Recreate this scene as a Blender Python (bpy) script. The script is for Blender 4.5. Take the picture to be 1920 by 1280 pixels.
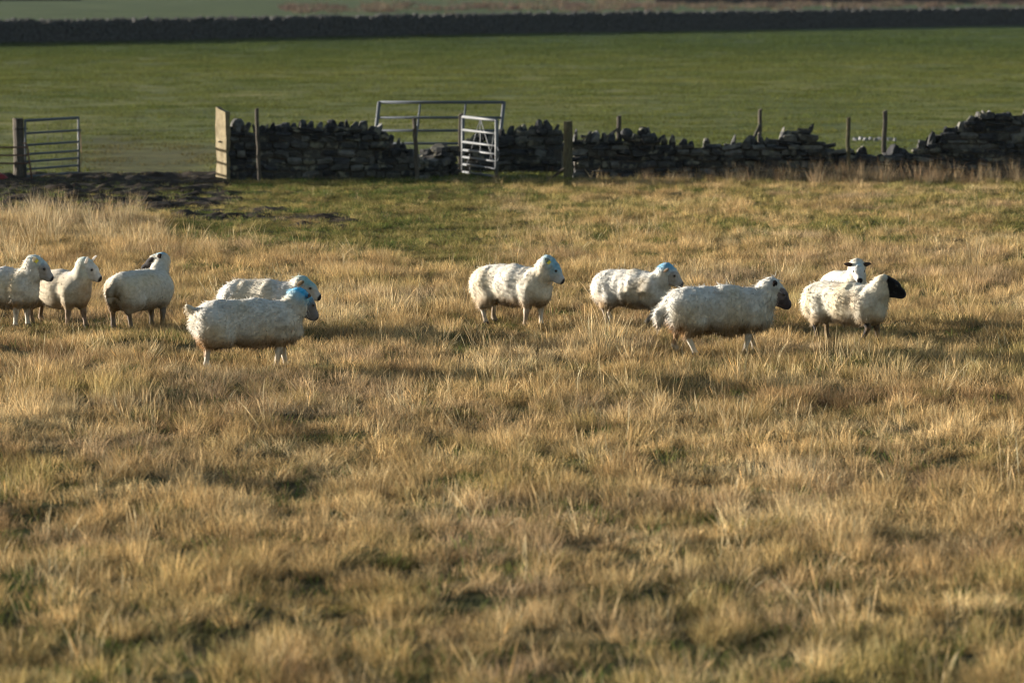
import bpy, bmesh, math, random
import numpy as np
from mathutils import Vector, Matrix, Euler

for o in list(bpy.data.objects):
    bpy.data.objects.remove(o)
S = bpy.context.scene
COL = S.collection
R = math.radians

# ------------------------------------------------------------------ camera
CAM_H = 4.33
F_PX = 8000.0                       # focal length in photograph pixels (1920 wide)
PITCH = math.atan(700.0 / F_PX)
cam_data = bpy.data.cameras.new('camera')
cam = bpy.data.objects.new('camera', cam_data)
COL.objects.link(cam)
cam.location = (0, 0, CAM_H)
cam.rotation_euler = (R(90) - PITCH, 0, 0)
cam_data.sensor_width = 36.0
cam_data.lens = F_PX / 1920 * 36.0
cam_data.clip_start = 0.5
cam_data.clip_end = 20000
cam_data.dof.use_dof = True
cam_data.dof.focus_distance = 51.0
cam_data.dof.aperture_fstop = 2.5
cam_data.dof.aperture_blades = 7
S.camera = cam

# ------------------------------------------------------------------ sky and sun
SUN_EL = R(7.6)
SUN_BACK = R(20.0)                  # the sun stands left of the view, a little behind the wall
sun_dir = Vector((-math.cos(SUN_BACK) * math.cos(SUN_EL), math.sin(SUN_BACK) * math.cos(SUN_EL), math.sin(SUN_EL)))
W = bpy.data.worlds.new('World'); S.world = W; W.use_nodes = True
nt = W.node_tree
sky = nt.nodes.new('ShaderNodeTexSky'); sky.sky_type = 'NISHITA'; sky.sun_disc = False
sky.sun_elevation = SUN_EL
sky.sun_rotation = math.atan2(sun_dir.x, sun_dir.y)
nt.links.new(sky.outputs[0], nt.nodes['Background'].inputs[0])
nt.nodes['Background'].inputs[1].default_value = 0.06
sl = bpy.data.lights.new('sun', 'SUN'); sl.energy = 5.0; sl.angle = R(0.5); sl.color = (1.0, 0.92, 0.79)
sun = bpy.data.objects.new('sun', sl); COL.objects.link(sun)
sun.rotation_euler = sun_dir.to_track_quat('Z', 'Y').to_euler()
sun.location = (-30, 60, 20)

S.view_settings.view_transform = 'Standard'
S.view_settings.look = 'None'
S.view_settings.gamma = 1.0
S.view_settings.use_curve_mapping = False
S.view_settings.exposure = 1.7
S.render.engine = 'CYCLES'
S.cycles.max_bounces = 4
S.cycles.diffuse_bounces = 1
S.cycles.transmission_bounces = 2
S.cycles.transparent_max_bounces = 4
S.cycles.use_denoising = True
S.render.film_transparent = False
S.cycles.filter_width = 1.1

# ------------------------------------------------------------------ helpers
rng = np.random.default_rng(7)
random.seed(7)


def ground_at(col, row, h=0.0):
    """Photograph pixel -> world (x, y) on the level h metres above the ground plane."""
    v = (row - 640.0) / F_PX
    dy = math.cos(PITCH) - v * math.sin(PITCH)
    dz = -math.sin(PITCH) - v * math.cos(PITCH)
    t = (h - CAM_H) / dz
    return (col - 960.0) / F_PX * t, dy * t


def depth_scale(y):                  # photograph pixels per metre at distance y
    return F_PX / (y * math.cos(PITCH) + CAM_H * math.sin(PITCH))


def x_at(col, y):
    return (col - 960.0) / depth_scale(y)


def to_px(x, y, z=0.0):
    d = y * math.cos(PITCH) - (z - CAM_H) * math.sin(PITCH)
    up = y * math.sin(PITCH) + (z - CAM_H) * math.cos(PITCH)
    return 960 + F_PX * x / d, 640 - F_PX * up / d


def height_at(row, y):               # height of a point seen at that row, at distance y
    v = (640.0 - row) / F_PX
    return CAM_H + y * (v * math.cos(PITCH) - math.sin(PITCH)) / (math.cos(PITCH) + v * math.sin(PITCH))


_perm = np.random.default_rng(3).random((64, 64, 64)).astype(np.float32)


def _sm(t):
    return t * t * (3 - 2 * t)


def noise3(x, y, z):
    x, y, z = np.broadcast_arrays(np.asarray(x, float), np.asarray(y, float), np.asarray(z, float))
    xi, yi, zi = np.floor(x).astype(int), np.floor(y).astype(int), np.floor(z).astype(int)
    u, v, w = _sm(x - xi), _sm(y - yi), _sm(z - zi)
    g = lambda a, b, c: _perm[(xi + a) & 63, (yi + b) & 63, (zi + c) & 63]
    x00 = g(0, 0, 0) * (1 - u) + g(1, 0, 0) * u
    x10 = g(0, 1, 0) * (1 - u) + g(1, 1, 0) * u
    x01 = g(0, 0, 1) * (1 - u) + g(1, 0, 1) * u
    x11 = g(0, 1, 1) * (1 - u) + g(1, 1, 1) * u
    return (x00 * (1 - v) + x10 * v) * (1 - w) + (x01 * (1 - v) + x11 * v) * w


def noise2(x, y, seed=0):
    """-1..1"""
    return 2 * noise3(x, y, np.full_like(np.asarray(x, float), seed + 0.5)) - 1


def fbm2(x, y, seed=0, octs=3):
    s = 0; a = 1.0; t = 0
    for i in range(octs):
        s = s + a * noise2(x * 2 ** i, y * 2 ** i, seed + 7 * i); t += a; a *= 0.5
    return s / t * 1.6


def smooth(a, b, x):
    return _sm(np.clip((x - a) / (b - a), 0, 1))


def mesh_from(name, verts, faces, smooth_shade=False, mats=None, colors=None):
    me = bpy.data.meshes.new(name)
    verts = np.asarray(verts, np.float32)
    if isinstance(faces, np.ndarray):
        n, k = faces.shape
        me.vertices.add(len(verts)); me.vertices.foreach_set('co', verts.ravel())
        me.loops.add(n * k); me.loops.foreach_set('vertex_index', faces.astype(np.int32).ravel())
        me.polygons.add(n)
        me.polygons.foreach_set('loop_start', np.arange(0, n * k, k, dtype=np.int32))
        me.update(calc_edges=True)
    else:
        me.from_pydata([tuple(v) for v in verts], [], faces); me.update()
    if smooth_shade:
        me.polygons.foreach_set('use_smooth', np.ones(len(me.polygons), bool))
    if colors is not None:
        a = me.color_attributes.new('col', 'FLOAT_COLOR', 'POINT')
        c = np.ones((len(verts), 4), np.float32); c[:, :colors.shape[1]] = colors
        a.data.foreach_set('color', c.ravel())
    for m in (mats or []):
        me.materials.append(m)
    return me


def link(name, me, parent=None, loc=None, rot=None, scale=None):
    o = bpy.data.objects.new(name, me); COL.objects.link(o)
    if parent: o.parent = parent
    if loc is not None: o.location = loc
    if rot is not None: o.rotation_euler = rot
    if scale is not None: o.scale = scale
    return o


def tag(o, label=None, cat=None, group=None, kind=None):
    if label: o['label'] = label
    if cat: o['category'] = cat
    if group: o['group'] = group
    if kind: o['kind'] = kind
    return o


def thing(name, label, cat, loc=(0, 0, 0), rotz=0.0, group=None):
    return tag(link(name, None, None, loc, (0, 0, rotz)), label, cat, group)


# ------------------------------------------------------------------ materials
def new_mat(name, rough=0.8, spec=0.2):
    m = bpy.data.materials.new(name); m.use_nodes = True
    b = m.node_tree.nodes['Principled BSDF']
    b.inputs['Roughness'].default_value = rough
    b.inputs['Specular IOR Level'].default_value = spec
    return m, m.node_tree, b


def nd(t, kind, **kw):
    n = t.nodes.new(kind)
    for k, v in kw.items():
        setattr(n, k, v)
    return n


def ramp(t, stops):
    r = t.nodes.new('ShaderNodeValToRGB')
    e = r.color_ramp.elements
    while len(e) < len(stops): e.new(0.5)
    for s, (p, c) in zip(e, stops):
        s.position = p; s.color = (*c, 1)
    return r


def noise_mat(name, stops, scale=4.0, stretch=(1, 1, 1), rough=0.85, spec=0.2, bump=0.0, bump_scale=20.0, metallic=0.0, detail=6.0, coord='Object'):
    m, t, b = new_mat(name, rough, spec)
    tc = nd(t, 'ShaderNodeTexCoord'); mp = nd(t, 'ShaderNodeMapping')
    mp.inputs['Scale'].default_value = stretch
    oi = nd(t, 'ShaderNodeObjectInfo')
    vm = nd(t, 'ShaderNodeVectorMath', operation='MULTIPLY_ADD')
    t.links.new(oi.outputs['Random'], vm.inputs[0]); vm.inputs[1].default_value = (37, 53, 71)
    t.links.new(tc.outputs[coord], vm.inputs[2])
    t.links.new(vm.outputs[0], mp.inputs['Vector'])
    n = nd(t, 'ShaderNodeTexNoise'); n.inputs['Scale'].default_value = scale; n.inputs['Detail'].default_value = detail
    t.links.new(mp.outputs[0], n.inputs['Vector'])
    r = ramp(t, stops); t.links.new(n.outputs['Fac'], r.inputs[0])
    t.links.new(r.outputs[0], b.inputs['Base Color'])
    b.inputs['Metallic'].default_value = metallic
    if bump:
        n2 = nd(t, 'ShaderNodeTexNoise'); n2.inputs['Scale'].default_value = bump_scale; n2.inputs['Detail'].default_value = 5
        t.links.new(mp.outputs[0], n2.inputs['Vector'])
        bp = nd(t, 'ShaderNodeBump'); bp.inputs['Strength'].default_value = 0.6; bp.inputs['Distance'].default_value = bump
        t.links.new(n2.outputs['Fac'], bp.inputs['Height']); t.links.new(bp.outputs[0], b.inputs['Normal'])
    return m


def stone_mat(name, base, lichen=(0.17, 0.16, 0.12)):  # default lichen tone kept bright, putting highlights into the dark stone's colour
    """Weathered stone: each stone its own tone, lichen blotches in pale and ochre that double as highlights."""
    m, t, b = new_mat(name, 0.92, 0.15)
    tc = nd(t, 'ShaderNodeTexCoord'); oi = nd(t, 'ShaderNodeObjectInfo'); geo = nd(t, 'ShaderNodeNewGeometry')
    n = nd(t, 'ShaderNodeTexNoise'); n.inputs['Scale'].default_value = 9; n.inputs['Detail'].default_value = 7
    t.links.new(geo.outputs['Position'], n.inputs['Vector'])
    r = ramp(t, [(0.3, tuple(c * 0.55 for c in base)), (0.55, base), (0.75, tuple(min(1, c * 1.5) for c in base))])
    t.links.new(n.outputs['Fac'], r.inputs[0])
    rr = ramp(t, [(0.0, (0.35, 0.35, 0.36)), (0.45, (0.75, 0.76, 0.8)), (0.8, (1.3, 1.2, 1.0)), (1.0, (2.6, 2.5, 2.3))])
    t.links.new(oi.outputs['Random'], rr.inputs[0])
    mx = nd(t, 'ShaderNodeMix', data_type='RGBA', blend_type='MULTIPLY'); mx.inputs['Factor'].default_value = 1
    t.links.new(r.outputs[0], mx.inputs['A']); t.links.new(rr.outputs[0], mx.inputs['B'])
    n2 = nd(t, 'ShaderNodeTexNoise'); n2.inputs['Scale'].default_value = 4.5; n2.inputs['Detail'].default_value = 8
    t.links.new(geo.outputs['Position'], n2.inputs['Vector'])
    lf = ramp(t, [(0.56, (0, 0, 0)), (0.66, (1, 1, 1))]); t.links.new(n2.outputs['Fac'], lf.inputs[0])
    lm = nd(t, 'ShaderNodeMix', data_type='RGBA'); t.links.new(lf.outputs[0], lm.inputs['Factor'])
    t.links.new(mx.outputs['Result'], lm.inputs['A']); lm.inputs['B'].default_value = (*lichen, 1)
    t.links.new(lm.outputs['Result'], b.inputs['Base Color'])
    bp = nd(t, 'ShaderNodeBump'); bp.inputs['Strength'].default_value = 0.7; bp.inputs['Distance'].default_value = 0.02
    n3 = nd(t, 'ShaderNodeTexNoise'); n3.inputs['Scale'].default_value = 30; n3.inputs['Detail'].default_value = 5
    t.links.new(geo.outputs['Position'], n3.inputs['Vector'])
    t.links.new(n3.outputs['Fac'], bp.inputs['Height']); t.links.new(bp.outputs[0], b.inputs['Normal'])
    return m


M_STONE = stone_mat('wall_stone', (0.056, 0.058, 0.061))
M_FARSTONE = stone_mat('far_wall_stone', (0.026, 0.028, 0.032), (0.05, 0.05, 0.048))
M_SLAB = noise_mat('gatepost_stone', [(0.3, (0.13, 0.105, 0.06)), (0.6, (0.22, 0.18, 0.11)), (0.8, (0.28, 0.24, 0.16))], 7, rough=0.9, bump=0.01, bump_scale=40)
M_PALE = noise_mat('pale_stone', [(0.3, (0.15, 0.15, 0.165)), (0.7, (0.25, 0.25, 0.27))], 12, rough=0.9)
M_WOOD = noise_mat('weathered_wood', [(0.3, (0.045, 0.037, 0.03)), (0.55, (0.09, 0.077, 0.062)), (0.8, (0.17, 0.15, 0.125))], 6, (14, 14, 1.0), rough=0.9, bump=0.01, bump_scale=14)
M_MOSSWOOD = noise_mat('mossy_wood', [(0.3, (0.055, 0.045, 0.03)), (0.5, (0.095, 0.082, 0.052)), (0.7, (0.125, 0.122, 0.062))], 7, (8, 8, 1.2), rough=0.95, bump=0.01, bump_scale=14)
M_GALV = noise_mat('galvanised_steel', [(0.3, (0.07, 0.08, 0.10)), (0.6, (0.10, 0.115, 0.14)), (0.8, (0.14, 0.155, 0.18))], 25, rough=0.7, spec=0.3, metallic=0.1)
M_GALVPALE_LIT = noise_mat('pale_or_sunlit_galvanised_steel', [(0.3, (0.085, 0.093, 0.105)), (0.7, (0.125, 0.133, 0.145))], 25, rough=0.6, spec=0.4, metallic=0.15)  # small gate's own pale steel, also painted sunlight on other gates' end uprights
M_RUST = noise_mat('rusty_steel', [(0.3, (0.10, 0.06, 0.045)), (0.7, (0.22, 0.13, 0.09))], 18, rough=0.8, metallic=0.3)
M_IRON = noise_mat('dark_iron', [(0.3, (0.04, 0.035, 0.03)), (0.7, (0.09, 0.08, 0.07))], 18, rough=0.8)
M_RED = noise_mat('red_plastic', [(0.3, (0.16, 0.010, 0.010)), (0.7, (0.24, 0.02, 0.018))], 8, rough=0.5, spec=0.4)
M_TAG = noise_mat('yellow_plastic', [(0.3, (0.72, 0.62, 0.06)), (0.7, (0.8, 0.7, 0.12))], 8, rough=0.5)
M_EYE, _t, _b = new_mat('eye', 0.15, 0.6); _b.inputs['Base Color'].default_value = (0.012, 0.009, 0.007, 1)


def blade_mat(name):
    """Grass blade: colour of the tuft (instance attribute) times the blade's own tone; thin, lets light through."""
    m = bpy.data.materials.new(name); m.use_nodes = True; t = m.node_tree
    t.nodes.remove(t.nodes['Principled BSDF']); out = t.nodes['Material Output']
    a = nd(t, 'ShaderNodeAttribute', attribute_type='INSTANCER', attribute_name='tint')
    c = nd(t, 'ShaderNodeAttribute', attribute_type='GEOMETRY', attribute_name='col')
    mx = nd(t, 'ShaderNodeMix', data_type='RGBA', blend_type='MULTIPLY'); mx.inputs['Factor'].default_value = 1
    t.links.new(a.outputs['Color'], mx.inputs['A']); t.links.new(c.outputs['Color'], mx.inputs['B'])
    d = nd(t, 'ShaderNodeBsdfDiffuse'); tr = nd(t, 'ShaderNodeBsdfTranslucent')
    t.links.new(mx.outputs['Result'], d.inputs['Color']); t.links.new(mx.outputs['Result'], tr.inputs['Color'])
    ms = nd(t, 'ShaderNodeMixShader'); ms.inputs[0].default_value = 0.22
    t.links.new(d.outputs[0], ms.inputs[1]); t.links.new(tr.outputs[0], ms.inputs[2])
    t.links.new(ms.outputs[0], out.inputs['Surface'])
    return m


M_BLADE = blade_mat('grass_blade')


def wool_mat(name, fibre=False):
    m, t, b = new_mat(name, 0.95, 0.1)
    c = nd(t, 'ShaderNodeAttribute', attribute_type='GEOMETRY', attribute_name='col')
    tc = nd(t, 'ShaderNodeTexCoord')
    n = nd(t, 'ShaderNodeTexNoise'); n.inputs['Scale'].default_value = 26; n.inputs['Detail'].default_value = 6
    t.links.new(tc.outputs['Object'], n.inputs['Vector'])
    r = ramp(t, [(0.3, (0.72, 0.68, 0.62)), (0.6, (1, 1, 1))]); t.links.new(n.outputs['Fac'], r.inputs[0])
    mx = nd(t, 'ShaderNodeMix', data_type='RGBA', blend_type='MULTIPLY'); mx.inputs['Factor'].default_value = 0.75
    t.links.new(c.outputs['Color'], mx.inputs['A']); t.links.new(r.outputs[0], mx.inputs['B'])
    t.links.new(mx.outputs['Result'], b.inputs['Base Color'])
    b.inputs['Sheen Weight'].default_value = 0.15
    if not fibre:
        bp = nd(t, 'ShaderNodeBump'); bp.inputs['Strength'].default_value = 0.5; bp.inputs['Distance'].default_value = 0.012
        n2 = nd(t, 'ShaderNodeTexNoise'); n2.inputs['Scale'].default_value = 55; n2.inputs['Detail'].default_value = 4
        t.links.new(tc.outputs['Object'], n2.inputs['Vector'])
        t.links.new(n2.outputs['Fac'], bp.inputs['Height']); t.links.new(bp.outputs[0], b.inputs['Normal'])
    return m


M_WOOL = wool_mat('sheep_coat')


def lock_mat(name):
    m = bpy.data.materials.new(name); m.use_nodes = True; t = m.node_tree
    t.nodes.remove(t.nodes['Principled BSDF']); out = t.nodes['Material Output']
    c = nd(t, 'ShaderNodeAttribute', attribute_type='GEOMETRY', attribute_name='col')
    d = nd(t, 'ShaderNodeBsdfDiffuse'); tr = nd(t, 'ShaderNodeBsdfTranslucent'); ms = nd(t, 'ShaderNodeMixShader')
    ms.inputs[0].default_value = 0.45
    t.links.new(c.outputs['Color'], d.inputs['Color']); t.links.new(c.outputs['Color'], tr.inputs['Color'])
    t.links.new(d.outputs[0], ms.inputs[1]); t.links.new(tr.outputs[0], ms.inputs[2]); t.links.new(ms.outputs[0], out.inputs['Surface'])
    return m


M_FIBRE = lock_mat('wool_lock')

# ------------------------------------------------------------------ terrain
WALL_Y = 87.6


def in_track(x, y):
    """1 on the churned mud that runs through the open gateway."""
    c, r = to_px(x, y)
    e = 14 * noise2(x * 0.9, y * 0.45, 31)
    a = smooth(480, 390, c + e * 3 - 0.5 * np.clip(r - 350, 0, 60)) * smooth(318, 330, r) * smooth(414, 392, r + e + 0.03 * c)
    # two worn strips that lead off to the right
    s1 = np.exp(-((r - (404 + 0.03 * (c - 450)) + e * 0.9) / 19) ** 2) * smooth(290, 350, c) * smooth(740, 620, c)
    return np.clip(np.maximum(a, s1 * smooth(-0.75, -0.1, noise2(x * 1.4, y * 0.5, 12))), 0, 1)


def terrain(x, y):
    x = np.asarray(x, float); y = np.asarray(y, float)
    near = smooth(WALL_Y + 1.0, WALL_Y - 5.0, y)
    z = near * (0.10 * noise2(x * 0.16, y * 0.10, 1) + 0.04 * noise2(x * 0.55, y * 0.4, 2) + 0.045 * noise2(x * 1.6, y * 1.2, 3))
    z = z + (1 - near) * 0.05 * noise2(x * 0.1, y * 0.06, 4) * smooth(3000, 300, y)
    far = smooth(900, 5000, np.hypot(x, y))
    z = z + far * (4 + 5 * noise2(x * 0.0006, y * 0.0006, 5))
    return z


def axis(parts):
    out = [parts[0][0]]
    for a, b, n in parts:
        out += list(np.linspace(a, b, n + 1)[1:])
    return np.array(out)


def geo_axis(a, b, n):
    return list(np.geomspace(a, b, n + 1)[1:])


xs = np.concatenate([-np.array(geo_axis(16, 9000, 26))[::-1], np.linspace(-16, 16, 161), np.array(geo_axis(16, 9000, 26))])
ys = np.concatenate([[-9000, -3000, -1000, -300, -60, -10, 5, 12, 17], np.linspace(20, 92, 289), np.array(geo_axis(92, 16000, 60))])
gx, gy = np.meshgrid(xs, ys, indexing='ij')
gz = terrain(gx, gy)
nx_, ny_ = gx.shape
idx = np.arange(nx_ * ny_).reshape(nx_, ny_)
quads = np.stack([idx[:-1, :-1], idx[1:, :-1], idx[1:, 1:], idx[:-1, 1:]], -1).reshape(-1, 4)
gcol, grow = to_px(gx, gy, 0)
gm, t, b = new_mat('pasture_ground', 0.95, 0.1)
field_w = smooth(WALL_Y - 1.5, WALL_Y + 0.5, gy).ravel()
mudw = (in_track(gx, gy) * (gy > 40) * (gy < 100)).ravel()
# worn ground in the field just through the gateway
worn = (smooth(335, 300, np.abs(grow - 290) * 6 + 120 * noise2(gx * .5, gy * .3, 8) + 150) * smooth(120, 170, gcol) * smooth(470, 380, gcol) * (gy > 80) * (gy < 110)).ravel()
gme = mesh_from('ground', np.stack([gx, gy, gz], -1).reshape(-1, 3), quads, True, [gm],
                np.stack([field_w, mudw, worn], -1))
tag(link('ground', gme), kind='structure')
geo = nd(t, 'ShaderNodeNewGeometry')
zone = nd(t, 'ShaderNodeAttribute', attribute_name='col'); sep = nd(t, 'ShaderNodeSeparateColor')
t.links.new(zone.outputs['Color'], sep.inputs[0])


def gnoise(scale, stretch, detail=6):
    mp = nd(t, 'ShaderNodeMapping'); mp.inputs['Scale'].default_value = stretch
    t.links.new(geo.outputs['Position'], mp.inputs['Vector'])
    n = nd(t, 'ShaderNodeTexNoise'); n.inputs['Scale'].default_value = scale; n.inputs['Detail'].default_value = detail
    t.links.new(mp.outputs[0], n.inputs['Vector'])
    return n


def gmix(fac, a, bb, blend='MIX'):
    mx = nd(t, 'ShaderNodeMix', data_type='RGBA', blend_type=blend)
    if isinstance(fac, float): mx.inputs['Factor'].default_value = fac
    else: t.links.new(fac, mx.inputs['Factor'])
    t.links.new(a, mx.inputs['A']); t.links.new(bb, mx.inputs['B'])
    return mx.outputs['Result']


n_rough = gnoise(1.2, (1, 1, 1)); r_rough = ramp(t, [(0.3, (0.035, 0.03, 0.012)), (0.5, (0.075, 0.06, 0.025)), (0.7, (0.06, 0.075, 0.02))])
t.links.new(n_rough.outputs[0], r_rough.inputs[0])
n_f1 = gnoise(0.16, (1, 0.35, 1)); r_f1 = ramp(t, [(0.25, (0.056, 0.076, 0.020)), (0.5, (0.097, 0.110, 0.031)), (0.75, (0.150, 0.144, 0.050))])
t.links.new(n_f1.outputs[0], r_f1.inputs[0])
n_f3 = gnoise(0.5, (0.22, 1.0, 1), 5); r_f3 = ramp(t, [(0.3, (0.62, 0.70, 0.62)), (0.5, (1, 1, 1)), (0.7, (1.45, 1.32, 1.25))])
t.links.new(n_f3.outputs[0], r_f3.inputs[0])
n_f2 = gnoise(2.2, (1, 0.8, 1), 8); r_f2 = ramp(t, [(0.3, (0.55, 0.58, 0.5)), (0.5, (1, 1, 1)), (0.72, (1.35, 1.25, 1.1))])
t.links.new(n_f2.outputs[0], r_f2.inputs[0])
fieldc = gmix(1.0, r_f1.outputs[0], r_f2.outputs[0], 'MULTIPLY')
fieldc = gmix(1.0, fieldc, r_f3.outputs[0], 'MULTIPLY')
n_m = gnoise(5, (1, 1, 1)); r_m = ramp(t, [(0.3, (0.014, 0.010, 0.008)), (0.6, (0.03, 0.022, 0.016)), (0.8, (0.06, 0.044, 0.03))])
t.links.new(n_m.outputs[0], r_m.inputs[0])
sxyz = nd(t, 'ShaderNodeSeparateXYZ'); t.links.new(geo.outputs['Position'], sxyz.inputs[0])
mr = nd(t, 'ShaderNodeMapRange'); mr.inputs[1].default_value = 175; mr.inputs[2].default_value = 245; t.links.new(sxyz.outputs['Y'], mr.inputs[0])
r_far = ramp(t, [(0.0, (1, 1, 1)), (1.0, (0.40, 0.58, 0.62))]); t.links.new(mr.outputs[0], r_far.inputs[0])   # ranker, greener sward by the far wall
fieldc = gmix(1.0, fieldc, r_far.outputs[0], 'MULTIPLY')
c0 = gmix(sep.outputs[0], r_rough.outputs[0], fieldc)
c1 = gmix(sep.outputs[1], c0, r_m.outputs[0])
wn = nd(t, 'ShaderNodeMath', operation='MULTIPLY'); t.links.new(sep.outputs[2], wn.inputs[0]); wn.inputs[1].default_value = 0.5
c2 = gmix(wn.outputs[0], c1, r_m.outputs[0])
t.links.new(c2, b.inputs['Base Color'])
bpn = gnoise(14, (1, 1, 1), 4)
bp = nd(t, 'ShaderNodeBump'); bp.inputs['Strength'].default_value = 0.9; bp.inputs['Distance'].default_value = 0.05
t.links.new(bpn.outputs[0], bp.inputs['Height']); t.links.new(bp.outputs[0], b.inputs['Normal'])


_gz = {}


def gz_at(x, y):
    q = 0.1 if y < 120 else 2.0
    k = (round(x / q), round(y / q))
    if k not in _gz:
        _gz[k] = float(terrain(np.array([k[0] * q]), np.array([k[1] * q]))[0])
    return _gz[k]


# ------------------------------------------------------------------ dry-stone walls
def stone_mesh(seed, flat=False):
    r = random.Random(seed)
    bm = bmesh.new(); bmesh.ops.create_cube(bm, size=1.0)
    bmesh.ops.subdivide_edges(bm, edges=bm.edges[:], cuts=1, use_grid_fill=True)
    for v in bm.verts:
        k = sum(abs(c) > 0.4 for c in v.co)
        s = {3: 0.84, 2: 0.95, 1: 1.04, 0: 1}[k]
        v.co = Vector([c * s + r.uniform(-0.075, 0.075) for c in v.co])
    bmesh.ops.triangulate(bm, faces=[f for f in bm.faces if r.random() < 0.3])
    me = bpy.data.meshes.new('stone'); bm.to_mesh(me); bm.free()
    me.materials.append(M_STONE)
    return me


STONES = [stone_mesh(100 + i) for i in range(22)]
COPES = []
for me in STONES[:8]:
    c_ = me.copy(); r_ = random.Random(len(COPES))
    k_ = r_.uniform(0.35, 0.7); o_ = r_.uniform(-0.2, 0.2)
    for v in c_.vertices:
        q = max(0.0, v.co.z + 0.1) / 0.6
        v.co.x = v.co.x * (1 - (1 - k_) * q) + o_ * q; v.co.y *= 1 - 0.35 * q
    COPES.append(c_)
STONE_V = []
for me in STONES:
    STONE_V.append((np.array([v.co[:] for v in me.vertices]), [tuple(p.vertices) for p in me.polygons]))


def lay_wall(name, label, pts, tops, seed, far=False, ch=(0.06, 0.17), cw=(0.13, 0.52), coping=True, thick=0.5, tilt=0.11, face_only=False):
    """pts: [(x, y)] along the wall's face line; tops: function(s in metres) -> height. Parts: stones one by one, core, back."""
    r = random.Random(seed)
    P = [np.array(p, float) for p in pts]
    L = [0.0]
    for a, b2 in zip(P, P[1:]): L.append(L[-1] + float(np.linalg.norm(b2 - a)))
    total = L[-1]

    def at(s):
        s = min(max(s, 0), total - 1e-6)
        i = max(k for k in range(len(L) - 1) if L[k] <= s)
        f = (s - L[i]) / (L[i + 1] - L[i]); p = P[i] * (1 - f) + P[i + 1] * f
        d = (P[i + 1] - P[i]) / (L[i + 1] - L[i])
        return p, d

    o0, _ = at(total / 2)
    root = tag(thing(name, label, 'stone wall', (o0[0], o0[1], 0)), kind='thing')
    placed = []                      # (loc, rotz, tilt, size)
    back = []
    for side in (0, 1):
        h = -0.06
        while h < 1.6:
            c = r.uniform(*ch)
            s = r.uniform(-0.2, 0)
            any_ = False
            while s < total:
                w = r.uniform(*cw)
                if c > 0.12: w *= 0.85
                sm = s + w / 2
                s += w + r.uniform(0.0, 0.018)
                if sm < 0.02 or sm > total - 0.02: continue
                tp = tops(sm)
                if h + c * 0.45 > tp + r.uniform(-0.09, 0.05): continue
                any_ = True
                p, d = at(sm); nrm = np.array([d[1], -d[0]])         # towards the camera
                if nrm[1] > 0: nrm = -nrm
                batter = 0.10 * (1 - (h / 1.3))
                dep = r.uniform(0.2, 0.3)
                off = (batter - dep / 2 + r.uniform(-0.06, 0.045)) if side == 0 else (-thick - batter + dep / 2)
                q = p + nrm * off
                cc = c * r.uniform(0.82, 1.0)
                (placed if side == 0 else back).append((
                    (q[0], q[1], gz_at(q[0], q[1]) + h + c / 2 + r.uniform(-0.012, 0.012)),
                    math.atan2(d[1], d[0]) + r.gauss(0, 0.06), (r.gauss(0, tilt), r.gauss(0, tilt)),
                    (w * r.uniform(0.93, 1.0), dep, cc)))
            h += c
            if not any_: break
    if coping:
        s = 0.06
        while s < total - 0.05:
            w = r.uniform(0.06, 0.16)
            tp = tops(s)
            big = r.random() < 0.12
            p, d = at(s); nrm = np.array([d[1], -d[0]])
            if nrm[1] > 0: nrm = -nrm
            hh = r.uniform(0.13, 0.30) * (1.25 if big else 1) * min(1, 0.5 + tp / 1.6)
            q = p + nrm * (-thick * 0.45 + r.uniform(-0.04, 0.04))
            if coping is True or r.random() < coping:
                placed.append(((q[0], q[1], gz_at(q[0], q[1]) + tp + hh * 0.3 - 0.03), math.atan2(d[1], d[0]) + r.gauss(0, 0.15),
                               (r.gauss(0, 0.12), r.gauss(0.12, 0.22)), (w * (1.5 if big else 1.1), r.uniform(0.26, 0.42), hh, 1)))
            s += w + r.uniform(0.0, 0.07)

    def joined(lst, nm, mat):
        V = []; Fc = []; k = 0
        for loc, rz, tl, sz in lst:
            v, f = STONE_V[r.randrange(len(STONE_V))]
            Mx = np.array(Euler((tl[0], tl[1], rz)).to_matrix())
            vv = (v * np.array(sz[:3])) @ Mx.T + np.array(loc) - np.array([o0[0], o0[1], 0])
            V.append(vv); Fc += [tuple(i + k for i in ff) for ff in f]; k += len(vv)
        return tag(link(nm, mesh_from(nm, np.concatenate(V), Fc, False, [mat]), root), kind='stuff')

    if far:
        joined(placed, 'stones', M_FARSTONE)
    else:
        placed.sort(key=lambda q: -q[3][0] * q[3][2])
        for loc, rz, tl, sz in placed[:300]:
            link('stone', COPES[r.randrange(len(COPES))] if len(sz) > 3 else STONES[r.randrange(len(STONES))], root, (loc[0] - o0[0], loc[1] - o0[1], loc[2]), (tl[0], tl[1], rz), sz[:3])
        if len(placed) > 300:
            joined(placed[300:], 'small_stones', M_STONE)
        if back: joined(back, 'back_stones', M_STONE)
    # hearting between the two faces
    n = max(4, int(total / 0.25)); V = []; Fc = []
    for i in range(n + 1):
        s = total * i / n; s = min(max(s, 0.04), total - 0.04)
        p, d = at(s); nrm = np.array([d[1], -d[0]])
        if nrm[1] > 0: nrm = -nrm
        tp = max(0.02, tops(s) - 0.05) - (0.04 if not far else 0)
        for off, zz in ((0.02, -0.1), (-0.08, tp), (-thick + 0.08, tp), (-thick - 0.02, -0.1)):
            q = p + nrm * off
            V.append((q[0] - o0[0], q[1] - o0[1], gz_at(q[0], q[1]) + zz))
    for i in range(n):
        a = i * 4; c = a + 4
        Fc += [(a, c, c + 1, a + 1), (a + 1, c + 1, c + 2, a + 2), (a + 2, c + 2, c + 3, a + 3)]
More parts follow.
